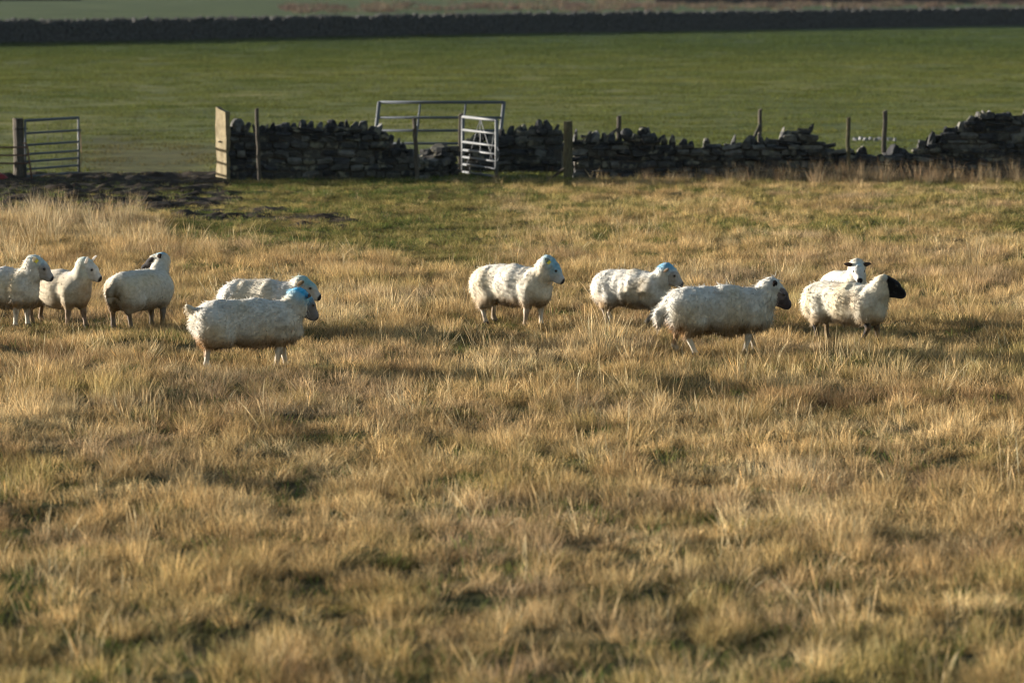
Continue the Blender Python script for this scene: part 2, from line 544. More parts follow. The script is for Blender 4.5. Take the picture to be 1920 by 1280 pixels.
    Fc += [(0, 1, 2, 3), (n * 4 + 3, n * 4 + 2, n * 4 + 1, n * 4)]
    link('core', mesh_from('core', V, Fc, False, [M_IRON if not far else M_FARSTONE]), root)
    return root


def top_fn(profile, y, x0col, dens=1.0):
    """profile: [(photo column, row of the wall top)] at distance y -> function of metres along the wall."""
    cols = [p[0] for p in profile]; hs = [height_at(p[1], y) for p in profile]
    return lambda s: float(np.interp(x0col + s * depth_scale(y), cols, hs))


WA, WC, WD = 87.4, 90.7, 87.8
lay_wall('stone_wall', 'dry stone wall from the tall slab gatepost to the gap, upright stones on top',
         [(x_at(429, WA), WA), (x_at(640, WA), WA + 0.1), (x_at(790, WA + .5), WA + 0.5)],
         top_fn([(429, 246), (500, 246), (560, 242), (690, 246), (720, 252), (745, 268), (775, 292), (800, 308)], WA, 429), 11)
lay_wall('stone_wall', 'low tumbled remains of stone wall in the gap below the long gate',
         [(x_at(790, WC - 2.4), WC - 2.4), (x_at(858, WC - 1.0), WC - 1.0)],
         top_fn([(780, 300), (820, 302), (850, 296), (870, 280)], WC - 1.7, 788), 12, coping=0.5)
lay_wall('stone_wall', 'short piece of stone wall behind the small open metal gate, jagged along the top',
         [(x_at(868, WC), WC), (x_at(1056, WC), WC - 0.2)],
         top_fn([(868, 280), (905, 256), (925, 262), (950, 252), (975, 250), (1000, 248), (1020, 240), (1050, 250)], WC, 868), 13)
lay_wall('stone_wall', 'long uneven stone wall right of the mossy post, running to the highest heap of stones',
         [(x_at(1074, WD), WD), (x_at(1300, WD), WD + 0.1), (x_at(1562, WD), WD)],
         top_fn([(1074, 262), (1110, 262), (1145, 266), (1180, 262), (1215, 258), (1250, 268), (1290, 280), (1330, 266), (1360, 270), (1400, 274), (1440, 268), (1470, 258), (1500, 246), (1520, 246), (1545, 272), (1565, 290)], WD, 1074), 14, coping=0.6)
lay_wall('stone_wall', 'collapsed stretch of stone wall half sunk in dry grass between the two last fence posts',
         [(x_at(1565, WD), WD), (x_at(1718, WD), WD + 0.2)],
         top_fn([(1565, 284), (1610, 290), (1660, 294), (1700, 290), (1720, 284)], WD, 1565), 15, coping=0.3)
lay_wall('stone_wall', 'stone wall climbing to the right edge, heaped highest at its end',
         [(x_at(1720, WD), WD + 0.2), (x_at(2040, WD), WD + 0.1)],
         top_fn([(1720, 284), (1760, 262), (1800, 248), (1830, 228), (1870, 220), (1900, 224), (1960, 226), (2040, 230)], WD, 1720), 16, coping=0.7)

lay_wall('stone_wall', 'stone wall going on left of the hurdle, beyond the left edge of the view',
         [(x_at(-900, 88.6), 88.4), (x_at(-70, 88.3), 88.3)], lambda s: 1.12 + 0.05 * math.sin(s * 2.1) + 0.04 * math.sin(s * 5.3), 17)

# far walls across the field, too far to tell stones apart
fa = ground_at(-700, 94); fb = ground_at(0, 82.5); fc = ground_at(960, 64); fd = ground_at(1920, 47.5); fe = ground_at(2500, 38)


_js = np.arange(0, 400, 0.1); _jt = {}


def jag(s, base, seed):
    if seed not in _jt:
        a = np.zeros_like(_js)
        _jt[seed] = (0.06 * noise2(_js * 0.28, a + 0.3, seed) + 0.05 * noise2(_js * 1.6, a + 0.7, seed)
                     - 0.22 * (np.abs(noise2(_js * 0.11, a + 4.3, seed)) > 0.8))
    return base + float(np.interp(s, _js, _jt[seed]))


lay_wall('field_wall', 'long dark stone wall right across the far side of the green field', [fa, fb, fc, fd, fe], lambda s: jag(s, 1.18, 40), 21, far=True, ch=(0.13, 0.22), cw=(0.3, 0.7), coping=0.9)
f1 = ground_at(1230, 8.5); f2 = ground_at(2700, 4)
lay_wall('field_wall', 'farthest stone wall at the top right edge of the view, beyond the long field wall', [f1, f2], lambda s: jag(s, 1.15, 41), 22, far=True, ch=(0.17, 0.26), cw=(0.4, 0.9), coping=0.8)
f1 = ground_at(-700, 3.5); f2 = ground_at(150, 1.5)
lay_wall('field_wall', 'farthest stone wall at the top left edge of the view', [f1, f2], lambda s: jag(s, 1.1, 42), 23, far=True, ch=(0.17, 0.26), cw=(0.4, 0.9), coping=0.8)


# ------------------------------------------------------------------ tubes, posts, gates
def tube(p0, p1, r0, r1=None, n=8):
    p0, p1 = Vector(p0), Vector(p1); r1 = r0 if r1 is None else r1
    q = (p1 - p0).to_track_quat('Z', 'Y')
    V = []; Fc = []
    for p, rr in ((p0, r0), (p1, r1)):
        for i in range(n):
            a = 2 * math.pi * i / n
            V.append(p + q @ Vector((rr * math.cos(a), rr * math.sin(a), 0)))
    for i in range(n):
        j = (i + 1) % n; Fc.append((i, j, n + j, n + i))
    Fc += [tuple(range(n))[::-1], tuple(range(n, 2 * n))]
    return V, Fc


def tube_part(name, p0, p1, rad, mat, parent, r1=None, n=8):
    V, Fc = tube(p0, p1, rad, r1, n)
    return link(name, mesh_from(name, V, Fc, True, [mat]), parent)


def path_part(name, pts, rad, mat, parent, n=6):
    V = []; Fc = []
    P = [Vector(p) for p in pts]
    for i, p in enumerate(P):
        d = (P[min(i + 1, len(P) - 1)] - P[max(i - 1, 0)]); q = d.to_track_quat('Z', 'Y')
        for k in range(n):
            a = 2 * math.pi * k / n; V.append(p + q @ Vector((rad * math.cos(a), rad * math.sin(a), 0)))
    for i in range(len(P) - 1):
        for k in range(n):
            j = (k + 1) % n; Fc.append((i * n + k, i * n + j, (i + 1) * n + j, (i + 1) * n + k))
    Fc += [tuple(range(n))[::-1], tuple(range((len(P) - 1) * n, len(P) * n))]
    return link(name, mesh_from(name, V, Fc, True, [mat]), parent)


def post_mesh(h, w, d, seed, lean=(0, 0), taper=0.9, rnd=0.3, cut=0.02):
    """A split or sawn post: uneven section, slightly wavy, sloping weathered top."""
    r = random.Random(seed); n = 10; rings = 9; V = []; Fc = []
    prof = []
    for k in range(n):
        a = 2 * math.pi * k / n
        e = 1.0 / max(abs(math.cos(a)), abs(math.sin(a)))
        prof.append((a, (1 - rnd) * min(e, 1.22) + rnd + r.uniform(-0.06, 0.06)))
    wob = [(r.uniform(-0.008, 0.008), r.uniform(-0.008, 0.008)) for _ in range(rings)]
    for i in range(rings):
        f = i / (rings - 1); z = -0.15 + f * (h + 0.15); s = 1 + (taper - 1) * f
        for a, e in prof:
            zz = z + (cut * math.cos(a) + r.uniform(-0.012, 0.012) if i == rings - 1 else 0)
            V.append((w / 2 * s * e * math.cos(a) + wob[i][0] + lean[0] * f, d / 2 * s * e * math.sin(a) + wob[i][1] + lean[1] * f, zz))
    for i in range(rings - 1):
        for k in range(n):
            j = (k + 1) % n; Fc.append((i * n + k, i * n + j, (i + 1) * n + j, (i + 1) * n + k))
    V.append((lean[0], lean[1], h + 0.012)); t_ = len(V) - 1
    for k in range(n): Fc.append(((rings - 1) * n + k, (rings - 1) * n + (k + 1) % n, t_))
    return V, Fc


def post(col, y, top_row, wpx, label, mat, seed, lean_px=0, dpx=None, name='fence_post', rnd=0.3, strut=None, cut=0.02, taper=0.92):
    s = depth_scale(y); x = x_at(col, y); h = height_at(top_row, y)
    root = thing(name, label, 'post', (x, y, gz_at(x, y)))
    V, Fc = post_mesh(h, wpx / s, (dpx or wpx) / s, seed, (lean_px / s, 0), rnd=rnd, cut=cut, taper=taper)
    link('shaft', mesh_from('shaft', V, Fc, False, [mat]), root)
    if strut:                         # (column of foot, row of foot, row at post)
        fx = x_at(strut[0], y) - x; fz = height_at(strut[1], y); tz = height_at(strut[2], y)
        ft = tz / h
        tx = lean_px / s * ft
        # carried on down to the ground
        k = tz / (tz - fz)
        foot = (tx + (fx - tx) * k, -0.25, -0.05)
        tube_part('strut', foot, (tx, -0.02, tz), 0.035, mat, root, 0.03, 6)
    return root


# slab gatepost, notched top
def slab_post():
    y = WA - 0.05; s = depth_scale(y); x = x_at(418, y)
    root = thing('gatepost', 'tall pale stone slab gatepost with slanting top, sunlit at the wall end', 'gatepost', (x, y + 0.1, gz_at(x, y)), R(-52))
    r = random.Random(5)
    hl, hr = height_at(200, y), height_at(209, y)
    w, d = 20.5 / s / math.cos(R(52)), 0.10
    V = []; Fc = []
    rows = 9
    for i in range(rows):
        f = i / (rows - 1)
        for k, (sx, sy) in enumerate(((-1, -1), (0, -1), (1, -1), (1, 1), (0, 1), (-1, 1))):
            hh = hl if sx < 0 else (hr if sx > 0 else (hl + hr) / 2 - .01)
            z = -0.2 + f * (hh + 0.2)
            wob = 0.0 if i == 0 else r.uniform(-0.022, 0.022)
            V.append((sx * w / 2 * (1.04 - 0.06 * f) + wob, sy * d / 2 + r.uniform(-0.008, 0.008), z))
    for i in range(rows - 1):
        for k in range(6):
            j = (k + 1) % 6; Fc.append((i * 6 + k, i * 6 + j, (i + 1) * 6 + j, (i + 1) * 6 + k))
    Fc.append(tuple(range((rows - 1) * 6, rows * 6)))
    link('slab', mesh_from('slab', V, Fc, False, [M_SLAB]), root)
    # iron hinge pin let into the face
    tube_part('hinge_pin', (-0.02, -d / 2 + 0.03, height_at(265, y)), (-0.02, -d / 2 - 0.05, height_at(265, y)), 0.018, M_IRON, root)


slab_post()
post(487, WA - 0.35, 203, 8.5, 'thin dark wooden post leaning left in front of the wall beside the stone gatepost', M_WOOD, 31, -5, rnd=0.6)
post(783, 87.7, 222, 8.5, 'short leaning wooden post at the broken end of the wall, left of the gap', M_WOOD, 32, -6, rnd=0.5)
post(863, 90.2, 214, 9, 'brown wooden post that the small metal gate hangs on', M_WOOD, 33, 1, rnd=0.5)
post(1065, WD - 0.25, 228, 17, 'thick square mossy wooden post standing between two pieces of wall', M_MOSSWOOD, 34, 0, rnd=0.15, cut=0.004, taper=0.98)
post(1159, WD + 0.75, 218, 9, 'wooden post with slanting strut rising behind the wall beside two big boulders', M_WOOD, 35, 2, rnd=0.3, strut=(1135, 258, 240))
post(1423, WD + 0.7, 206, 7.5, 'slim fence post with thin strut rising behind the wall left of the heap', M_WOOD, 36, 2, rnd=0.3, strut=(1411, 262, 234))
post(1590, WD - 0.5, 221, 8, 'dark slim fence post in front of the collapsed wall', M_MOSSWOOD, 37, 0, rnd=0.3)
post(1656, WD + 0.7, 209, 9, 'pale fence post with lit left side behind the collapsed wall', M_WOOD, 38, 3, rnd=0.25)
g_post = post(36, 88.6, 221, 21, 'thick round wooden gatepost holding the open galvanised gate at far left', M_WOOD, 39, 0, name='gatepost', rnd=0.9, taper=0.96, cut=0.0)
_h = height_at(240, 88.6)
tube_part('iron_band', (0, 0, _h - 0.015), (0, 0, _h + 0.015), 0.128, M_IRON, g_post, n=16)
tube_part('hinge_pin', (0.05, 0, _h), (0.18, 0, _h), 0.014, M_IRON, g_post)

# boulders set on the wall top by the strutted post
for i, (c, rw, w, h, lb) in enumerate([(1176, 262, 24, 26, 'pale upright boulder on the wall top, next to the strutted post'),
                                       (1207, 258, 26, 24, 'larger rounded boulder on the wall top, second from the strutted post'),
                                       (445, 246, 26, 29, 'squat boulder on the wall end, right against the stone gatepost')]):
    y = (WD if c > 1000 else WA) + 0.22; s = depth_scale(y); x = x_at(c, y)
    bm = bmesh.new(); bmesh.ops.create_icosphere(bm, subdivisions=2, radius=0.5)
    r = random.Random(i)
    for v in bm.verts:
        v.co *= 1 + r.uniform(-0.1, 0.1); v.co.x += 0.12 * (v.co.z if i != 1 else -v.co.z * 0.4)
    me = bpy.data.meshes.new('boulder'); bm.to_mesh(me); bm.free(); me.materials.append(M_STONE)
    o = link('boulder', me, None, (x, y, height_at(rw, y) + h / s * 0.42 - 0.02), (0, 0.1, r.uniform(0, 3)), (w / s * 1.0, 0.3, h / s))
    tag(o, lb, 'boulder')


def gate_frame(name, label, A, B, heights, mat, rails_r, uprights, thick_ends=0.024, sag=0.0, lean=(0, 0, 0), bottom=0.06, diag=(), wires=()):
    """A, B: ends on the ground (x, y). heights: rail heights. uprights: fractions along. lean: shift of the top."""
    ax, ay = A; bx, by = B
    root = thing(name, label, 'gate', (ax, ay, gz_at(ax, ay)))
    hmax = max(heights); z1 = gz_at(bx, by) - gz_at(ax, ay)

    def pt(f, h):
        k = h / hmax
        return ((bx - ax) * f + lean[0] * k, (by - ay) * f + lean[1] * k, h + sag * f)
    for h in heights:
        tube_part('rail', pt(0, h), pt(1, h), rails_r * (1.25 if h == hmax else 1), mat, root)
    for f in uprights:
        rr = thick_ends if f in (0, 1) else rails_r * 0.8
        tube_part('upright', pt(f, bottom), pt(f, hmax + 0.012), rr, M_GALVPALE_LIT if f in (0, 1) else mat, root)  # end uprights paler than the rails: sunlight on them put into the colour
    for (f0, h0, f1, h1) in diag:
        tube_part('brace', pt(f0, h0), pt(f1, h1), 0.011, mat, root, n=6)
    for f in wires:
        tube_part('wire', pt(f, bottom), pt(f, hmax), 0.004, M_IRON, root, n=4)
    return root, pt


# far-left galvanised gate standing open
yA = 88.55; yB = 90.3
hA = [height_at(r_, yA) for r_ in (225, 249, 271, 288, 302, 316, 330)]
hA = [max(h, 0.03) for h in hA]
g1, pt1 = gate_frame('field_gate', 'open seven-bar galvanised metal gate hung on the thick round post at far left',
                     (x_at(48, yA), yA), (x_at(148, yB), yB), hA, M_GALV, 0.024, (0, 1), sag=0.0, wires=(0.17, 0.42, 0.68), bottom=0.03)
path_part('chain', [pt1(1.0, 1.15), pt1(1.02, 0.95), pt1(1.04, 0.75), pt1(1.05, 0.5), pt1(1.06, 0.3), pt1(1.02, 0.15)], 0.01, M_RUST, g1)
tube_part('latch', pt1(0.98, 0.92), pt1(1.05, 0.92), 0.016, M_IRON, g1)
# low dark hurdle that leans against it
yH = 87.9
hx0 = x_at(-60, yH); hx1 = x_at(50, yH)
g2 = thing('hurdle', 'low dark metal hurdle with slanting end bar in front of the round gatepost', 'hurdle', (hx0, yH, gz_at(hx0, yH)))
for r_, e in ((275, 3), (290, 6), (305, 9)):
    h = height_at(r_, yH); tube_part('rail', (0, 0, h), (x_at(50 + e * 0.5, yH) - hx0, 0, h), 0.018, M_RUST, g2)
path_part('end_bar', [(x_at(43, yH) - hx0, 0.0, height_at(268, yH)), (x_at(49, yH) - hx0, 0, height_at(267, yH)), (x_at(52, yH) - hx0, 0, height_at(275, yH)),
                      (x_at(56, yH) - hx0, 0, height_at(305, yH)), (x_at(60, yH) - hx0, 0, -0.02)], 0.02, M_RUST, g2)
tube_part('end_bar', (0.02, 0, height_at(268, yH)), (0.02, 0, -0.02), 0.02, M_RUST, g2)
# red thing lying at the frame's left edge
rx, ry = x_at(1, 87.3), 87.3
bm = bmesh.new(); bmesh.ops.create_icosphere(bm, subdivisions=3, radius=0.5)
for v in bm.verts:
    k = float(noise3(v.co.x * 4, v.co.y * 4, v.co.z * 4)); v.co *= 0.8 + 0.4 * k; v.co.z = max(v.co.z, -0.3)
me = bpy.data.meshes.new('red_sack'); bm.to_mesh(me); bm.free(); me.materials.append(M_RED)
for p_ in me.polygons: p_.use_smooth = True
tag(link('red_sack', me, None, (rx, ry, gz_at(rx, ry) + 0.055), (0, 0, 0.3), (0.30, 0.25, 0.19)), 'small crumpled red sack on the ground at the left edge below the hurdle', 'sack')

# long gate leaning behind the gap
yG = 92.2
hG = [height_at(r_, yG) for r_ in (192.5, 221, 245, 269, 291, 309)]
sG = depth_scale(yG)
g3, pt3 = gate_frame('field_gate', 'long leaning metal gate rising high behind the broken gap in the wall', (x_at(697, yG), yG - 0.15), (x_at(931, yG), yG - 0.15), hG, M_GALV, 0.027,
                     (0, 0.33, 0.695, 1), thick_ends=0.042, lean=(14 / sG, 0.3, 0), bottom=0.0)
path_part('twine', [pt3(0.335, 1.45), pt3(0.325, 1.2), pt3(0.34, 0.95), pt3(0.33, 0.8)], 0.012, M_PALE, g3)

# small pale gate swung open towards the camera
yS0, yS1 = 90.1, 88.0
xs0, xs1 = x_at(868, yS0), x_at(931, yS1)
hS = [height_at(r_, yS1) for r_ in (226, 251, 274, 289.5, 303, 317, 331.5)]
g4, pt4 = gate_frame('field_gate', 'pale metal gate with thin crossed braces swung open towards the field, beside the gap', (xs0, yS0), (xs1, yS1), hS, M_GALVPALE_LIT, 0.026, (0, 1),
                     thick_ends=0.036, bottom=0.03, diag=((0.53, hS[0], 0.12, hS[5]), (0.53, hS[0], 0.97, hS[5]), (0.53, hS[0], 0.53, hS[6]), (0.93, hS[1], 0.8, hS[4]), (0.8, hS[4], 0.95, hS[4])))
path_part('chain', [pt4(1.0, hS[2]), pt4(1.06, hS[2] - 0.08), pt4(1.09, hS[3]), pt4(1.05, hS[3] - 0.1), pt4(1.0, hS[4])], 0.009, M_GALV, g4)

# pale stones lying on the field beyond the collapsed wall
stones_px = [(1604, 261, 9), (1614, 259.5, 7), (1624, 261, 9), (1632, 260, 6), (1643, 262, 4), (1650, 260.5, 4), (1661, 260, 6), (1669, 261, 4), (1678, 262, 5)]
for i, (c, rw, w) in enumerate(stones_px):
    x, y = ground_at(c, rw + 3); s = depth_scale(y)
    o = link('pale_stone', STONES[i].copy(), None, (x, y, gz_at(x, y) + 0.02), (0, 0, random.uniform(0, 3)), (w / s, 0.12, 0.11))
    o.data.materials.clear(); o.data.materials.append(M_PALE)
    tag(o, 'small whitish stone lying in the green field behind the collapsed wall', 'stone', 'pale stones scattered in the field')

# ------------------------------------------------------------------ sheep
def surface_nets(V, org, h):
    """Quad mesh of the zero level of a sampled distance field."""
    sx, sy, sz = V.shape
    neg = V < 0
    C = lambda a, b, c: V[a:sx - 1 + a, b:sy - 1 + b, c:sz - 1 + c]
    N = lambda a, b, c: neg[a:sx - 1 + a, b:sy - 1 + b, c:sz - 1 + c]
    cnt = sum(N(a, b, c).astype(np.int8) for a in (0, 1) for b in (0, 1) for c in (0, 1))
    act = (cnt > 0) & (cnt < 8)
    ids = -np.ones(act.shape, np.int64); I = np.argwhere(act); ids[act] = np.arange(len(I))
    acc = np.zeros((len(I), 3)); num = np.zeros(len(I))
    corners = [(a, b, c) for a in (0, 1) for b in (0, 1) for c in (0, 1)]
    for p in corners:
        for ax in range(3):
            if p[ax]: continue
            q = list(p); q[ax] = 1
            v0 = C(*p)[act]; v1 = C(*q)[act]
            m = (v0 < 0) != (v1 < 0)
            tt = np.where(m, v0 / np.where(m, v0 - v1, 1), 0)
            e = np.array(p, float)[None, :].repeat(len(I), 0); e[:, ax] += tt
            acc[m] += e[m]; num += m
    verts = (I + acc / num[:, None]) * h + org
    faces = []
    for ax in range(3):
        o1, o2 = [(1, 2), (2, 0), (0, 1)][ax]
        sl0 = [slice(1, -1)] * 3; sl1 = [slice(1, -1)] * 3
        sl0[ax] = slice(0, -1); sl1[ax] = slice(1, None)
        a = neg[tuple(sl0)]; b_ = neg[tuple(sl1)]
        ch = np.argwhere(a != b_)
        off = np.ones(3, int); off[ax] = 0
        P = ch + off
        d1 = np.zeros(3, int); d1[o1] = 1; d2 = np.zeros(3, int); d2[o2] = 1
        g = lambda Q: ids[Q[:, 0], Q[:, 1], Q[:, 2]]
        quad = np.stack([g(P - d1 - d2), g(P - d2), g(P), g(P - d1)], 1)
        flip = ~a[tuple(ch.T)]
        quad[flip] = quad[flip][:, ::-1]
        faces.append(quad)
    F = np.concatenate(faces)
    return verts, F[(F >= 0).all(1)]


def sd_caps(p, a, b, ra, rb, sq=(1, 1, 1)):
    sq = np.array(sq, np.float32)
    pa = (p - a) / sq; ba = (np.array(b) - a) / sq
    tt = np.clip((pa @ ba) / max(ba @ ba, 1e-9), 0, 1)
    return (np.sqrt(((pa - tt[..., None] * ba) ** 2).sum(-1)) - (ra + (rb - ra) * tt)) * float(min(sq.min(), 1))


def smin(a, b, k):
    h = np.clip(0.5 + 0.5 * (b - a) / k, 0, 1)
    return b * (1 - h) + a * h - k * h * (1 - h)


BLUE = (0.10, 0.42, 0.66)
TEAL = (0.30, 0.52, 0.56)


FEET = []


def build_sheep(label, col, row, heading, head_yaw, head_pitch=-36, scale=1.0, length=1.0, neck_up=48, neck_len=0.30, fat=1.0, legs=None, wool=(0.79, 0.765, 0.72),
                face=(0.70, 0.66, 0.60), legc=(0.62, 0.56, 0.48), nose=(0.02, 0.018, 0.02), paint=(), dirt=(), tail=0.2, tail_out=0.04, ears='side', earc=None, ear_tag=False, seed=0,
                shag=1.0, face_patch=None, hs=1.08, neck_turn=0.45, neck_r=1.0, cap=True):
    x0, y0 = ground_at(col, row)
    FEET.append((x0 - 0.35, y0, 0.05 if seed == 8 else 0.22)); FEET.append((x0 + 0.35, y0, 0.05 if seed == 8 else 0.22))
    th = R(heading); rs = np.random.default_rng(seed + 50)
    Lx = length
    vec = lambda *a: np.array(a, float)
    legs = legs or dict(fl=8, fr=-14, hl=-8, hr=14, knee=0)
    # ---- neck and head
    yaw = R(head_yaw - heading)
    nb = vec(0.29 * Lx, 0, 0.53)
    na = yaw * neck_turn; ne = R(neck_up)
    mid = nb + 0.55 * neck_len * vec(math.cos(ne) * math.cos(na * .6), math.cos(ne) * math.sin(na * .6), math.sin(ne))
    poll = mid + 0.45 * neck_len * vec(math.cos(ne * .9) * math.cos(na), math.cos(ne * .9) * math.sin(na), math.sin(ne * .9))
    hp = R(head_pitch)
    f = vec(math.cos(hp) * math.cos(yaw), math.cos(hp) * math.sin(yaw), math.sin(hp))
    sd = vec(-math.sin(yaw), math.cos(yaw), 0)
    u = np.cross(f, sd); u /= np.linalg.norm(u); u = u if u[2] > 0 else -u
    H = lambda a, b, c: poll + hs * (a * f + b * sd + c * u)
    prim = []                                   # (group, a, b, ra, rb, squash)
    Wl, Fa, Lg = 0, 1, 2
    ft = fat
    prim += [(Wl, vec(-0.33 * Lx, 0, 0.505), vec(0.02, 0, 0.485), 0.205 * ft, 0.225 * ft, (1, 1.02, 1)),
             (Wl, vec(0.02, 0, 0.485), vec(0.27 * Lx, 0, 0.50), 0.225 * ft, 0.195 * ft, (1, 0.98, 1)),
             (Wl, vec(-0.05, 0, 0.43), vec(0.12, 0, 0.42), 0.19 * ft, 0.18 * ft, (1, 1.08, 1)),
             (Wl, vec(-0.40 * Lx, 0, 0.50), vec(-0.30 * Lx, 0, 0.46), 0.17 * ft, 0.19 * ft, (1, 1.05, 1)),
             (Wl, vec(0.30 * Lx, 0, 0.47), vec(0.34 * Lx, 0, 0.40), 0.16, 0.13, (1, 1, 1)),
             (Wl, nb - vec(0.02, 0, 0.02), mid, 0.160, 0.122 * neck_r, (1, 1, 1)),
             (Wl, mid, poll - 0.05 * f - 0.015 * u, 0.122 * neck_r, 0.092 * neck_r, (1, 1, 1))]
    tl = tail
    if tl > 0:
        prim += [(Wl, vec(-0.50 * Lx, 0, 0.60), vec(-0.54 * Lx - tail_out, 0, 0.60 - tl * 0.55), 0.042, 0.036, (1, 1, 1)),
                 (Wl, vec(-0.54 * Lx - tail_out, 0, 0.60 - tl * 0.55), vec(-0.55 * Lx - tail_out, 0, 0.60 - tl), 0.036, 0.022, (1, 1, 1))]
    elif tl < 0:                                 # tail held up and out
        prim += [(Wl, vec(-0.49 * Lx, 0, 0.61), vec(-0.545 * Lx, 0, 0.625), 0.022, 0.018, (1, 1, 1)), (Wl, vec(-0.545 * Lx, 0, 0.625), vec(-0.58 * Lx, 0, 0.65), 0.018, 0.012, (1, 1, 1))]
    prim += [(Fa, H(-0.01, 0, 0), H(0.075, 0, 0.0), 0.076 * hs, 0.068 * hs, (1, 1, 1)),
             (Fa, H(0.07, 0, -0.002), H(0.170, 0, -0.022), 0.062 * hs, 0.040 * hs, (1, 1, 1)),
             (Fa, H(0.01, 0, -0.05), H(0.08, 0, -0.06), 0.062 * hs, 0.050 * hs, (1, 1, 1)),
             (Fa, H(0.08, 0, -0.06), H(0.160, 0, -0.060), 0.050 * hs, 0.030 * hs, (1, 1, 1)),
             (Fa, H(0.055, 0.036, 0.030), H(0.09, 0.036, 0.022), 0.032 * hs, 0.024 * hs, (1, 1, 1)),
             (Fa, H(0.055, -0.036, 0.030), H(0.09, -0.036, 0.022), 0.032 * hs, 0.024 * hs, (1, 1, 1)),
             (Fa, H(0.170, 0, -0.030), H(0.184, 0, -0.036), 0.041 * hs, 0.039 * hs, (1, 1, 1)),
             ]
    if cap:
        prim += [(Wl, poll - 0.05 * f + 0.01 * u, H(0.035, 0, 0.040), 0.09 * neck_r, 0.050, (1, 1, 1)),
                 (Wl, poll - 0.05 * f - 0.03 * u, H(-0.02, 0, -0.075), 0.10 * neck_r, 0.065, (1, 1, 1))]
    hooves = []
    for sgn, key in ((1, 'fl'), (-1, 'fr')):
        a1 = R(legs[key]); kn = R(legs.get('knee_' + key, 0))
        el = vec(0.26 * Lx, sgn * 0.105, 0.36)
        k = el + 0.165 * vec(math.sin(a1), 0, -math.cos(a1))
        a2 = a1 - kn
        fe = k + 0.145 * vec(math.sin(a2), 0, -math.cos(a2))
        ho = fe + vec(0.028, 0, -0.036) if kn < 0.5 else fe + vec(-0.03, 0, -0.03)
        prim += [(Wl, vec(0.26 * Lx, sgn * 0.10, 0.45), el, 0.125, 0.085, (1, 1, 1)), (Wl, el, el + (k - el) * 0.55, 0.078, 0.05, (1, 1, 1)),
                 (Lg, el, k, 0.05, 0.034, (1, 1, 1)), (Lg, k, fe, 0.032, 0.023, (1, 1, 1)), (Lg, fe, ho, 0.028, 0.031, (1, 1, 1))]
        hooves.append(ho)
    for sgn, key in ((1, 'hl'), (-1, 'hr')):
        a1 = R(legs[key])
        hip = vec(-0.34 * Lx, sgn * 0.10, 0.47); st = vec(-0.27 * Lx, sgn * 0.125, 0.36)
        dirh = a1 * 0.8 - R(52)
        hk = st + 0.165 * vec(math.sin(dirh), 0, -math.cos(dirh))
        a2 = a1 + R(6)
        fe = hk + 0.195 * vec(math.sin(a2), 0, -math.cos(a2))
        ho = fe + vec(0.028, 0, -0.036)
        prim += [(Wl, hip, st, 0.165, 0.12, (1, 0.92, 1)), (Wl, vec(-0.405 * Lx, sgn * 0.085, 0.52), vec(-0.42 * Lx, sgn * 0.095, 0.35), 0.125, 0.085, (1, 1, 1)), (Wl, hip + vec(-0.04, 0, -.05), hk + vec(.03, 0, .05), 0.12, 0.062, (1, 1, 1)), (Wl, st, hk, 0.10, 0.052, (1, 1, 1)),
                 (Lg, st, hk, 0.07, 0.036, (1, 1, 1)), (Lg, hk, fe, 0.033, 0.024, (1, 1, 1)), (Lg, fe, ho, 0.028, 0.031, (1, 1, 1))]
        hooves.append(ho)
    # ---- sampled field
    hcell = 0.0135
    lo = np.min([np.minimum(q[1], q[2]) - max(q[3], q[4]) for q in prim], 0) - 0.04
    hi = np.max([np.maximum(q[1], q[2]) + max(q[3], q[4]) for q in prim], 0) + 0.04
    n = np.ceil((hi - lo) / hcell).astype(int) + 1
    ax = [lo[i] + hcell * np.arange(n[i]) for i in range(3)]
    p = np.stack(np.meshgrid(*ax, indexing='ij'), -1).astype(np.float32)

    def group_field(p):
        dW = dF = dL = None
        for g, a, b2, ra, rb, sq in prim:
            d = sd_caps(p, a.astype(np.float32), b2.astype(np.float32), ra, rb, sq)
            if g == Wl: dW = d if dW is None else smin(dW, d, 0.045)
            elif g == Fa: dF = d if dF is None else smin(dF, d, 0.022)
            else: dL = d if dL is None else smin(dL, d, 0.02)
        return dW, dF, dL
    dW, dF, dL = group_field(p)
    s0 = seed * 11.3
    nz = noise3(p[..., 0] * 17 + s0, p[..., 1] * 8, p[..., 2] * 6.0) - 0.5
    nz2 = noise3(p[..., 0] * 38, p[..., 1] * 34 + s0, p[..., 2] * 26) - 0.5
    nz3 = noise3(p[..., 0] * 5 + s0, p[..., 1] * 5, p[..., 2] * 5) - 0.5
    dW = dW + 0.016 * shag * nz + 0.002 * shag * nz2 + 0.020 * nz3
    D = smin(smin(dW, dF, 0.012), dL, 0.012)
    V, Fq = surface_nets(D, lo, hcell)
    # ---- coat colours
    vW, vF, vL = group_field(V.astype(np.float32))
    vW = vW + 0.035 * (noise3(V[:, 0] * 5 + s0, V[:, 1] * 5, V[:, 2] * 5) - .5)
    wsel = (vW <= np.minimum(vF, vL)).astype(float)
    fsel = (1 - wsel) * (vF < vL)
    c = np.zeros((len(V), 3))
    nn = noise3(V[:, 0] * 6 + s0, V[:, 1] * 6, V[:, 2] * 6)
    wc = 0.79 * np.array(wool)[None] * (0.92 + 0.16 * nn[:, None])
    yel = smooth(0.45, 0.8, noise3(V[:, 0] * 4 - s0, V[:, 1] * 4, V[:, 2] * 3))[:, None] * 0.38
    wc = wc * (1 - yel) + np.array((0.60, 0.48, 0.28)) * yel
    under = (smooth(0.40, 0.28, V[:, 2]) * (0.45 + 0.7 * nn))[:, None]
    wc = wc * (1 - under) + np.array((0.30, 0.21, 0.12)) * under
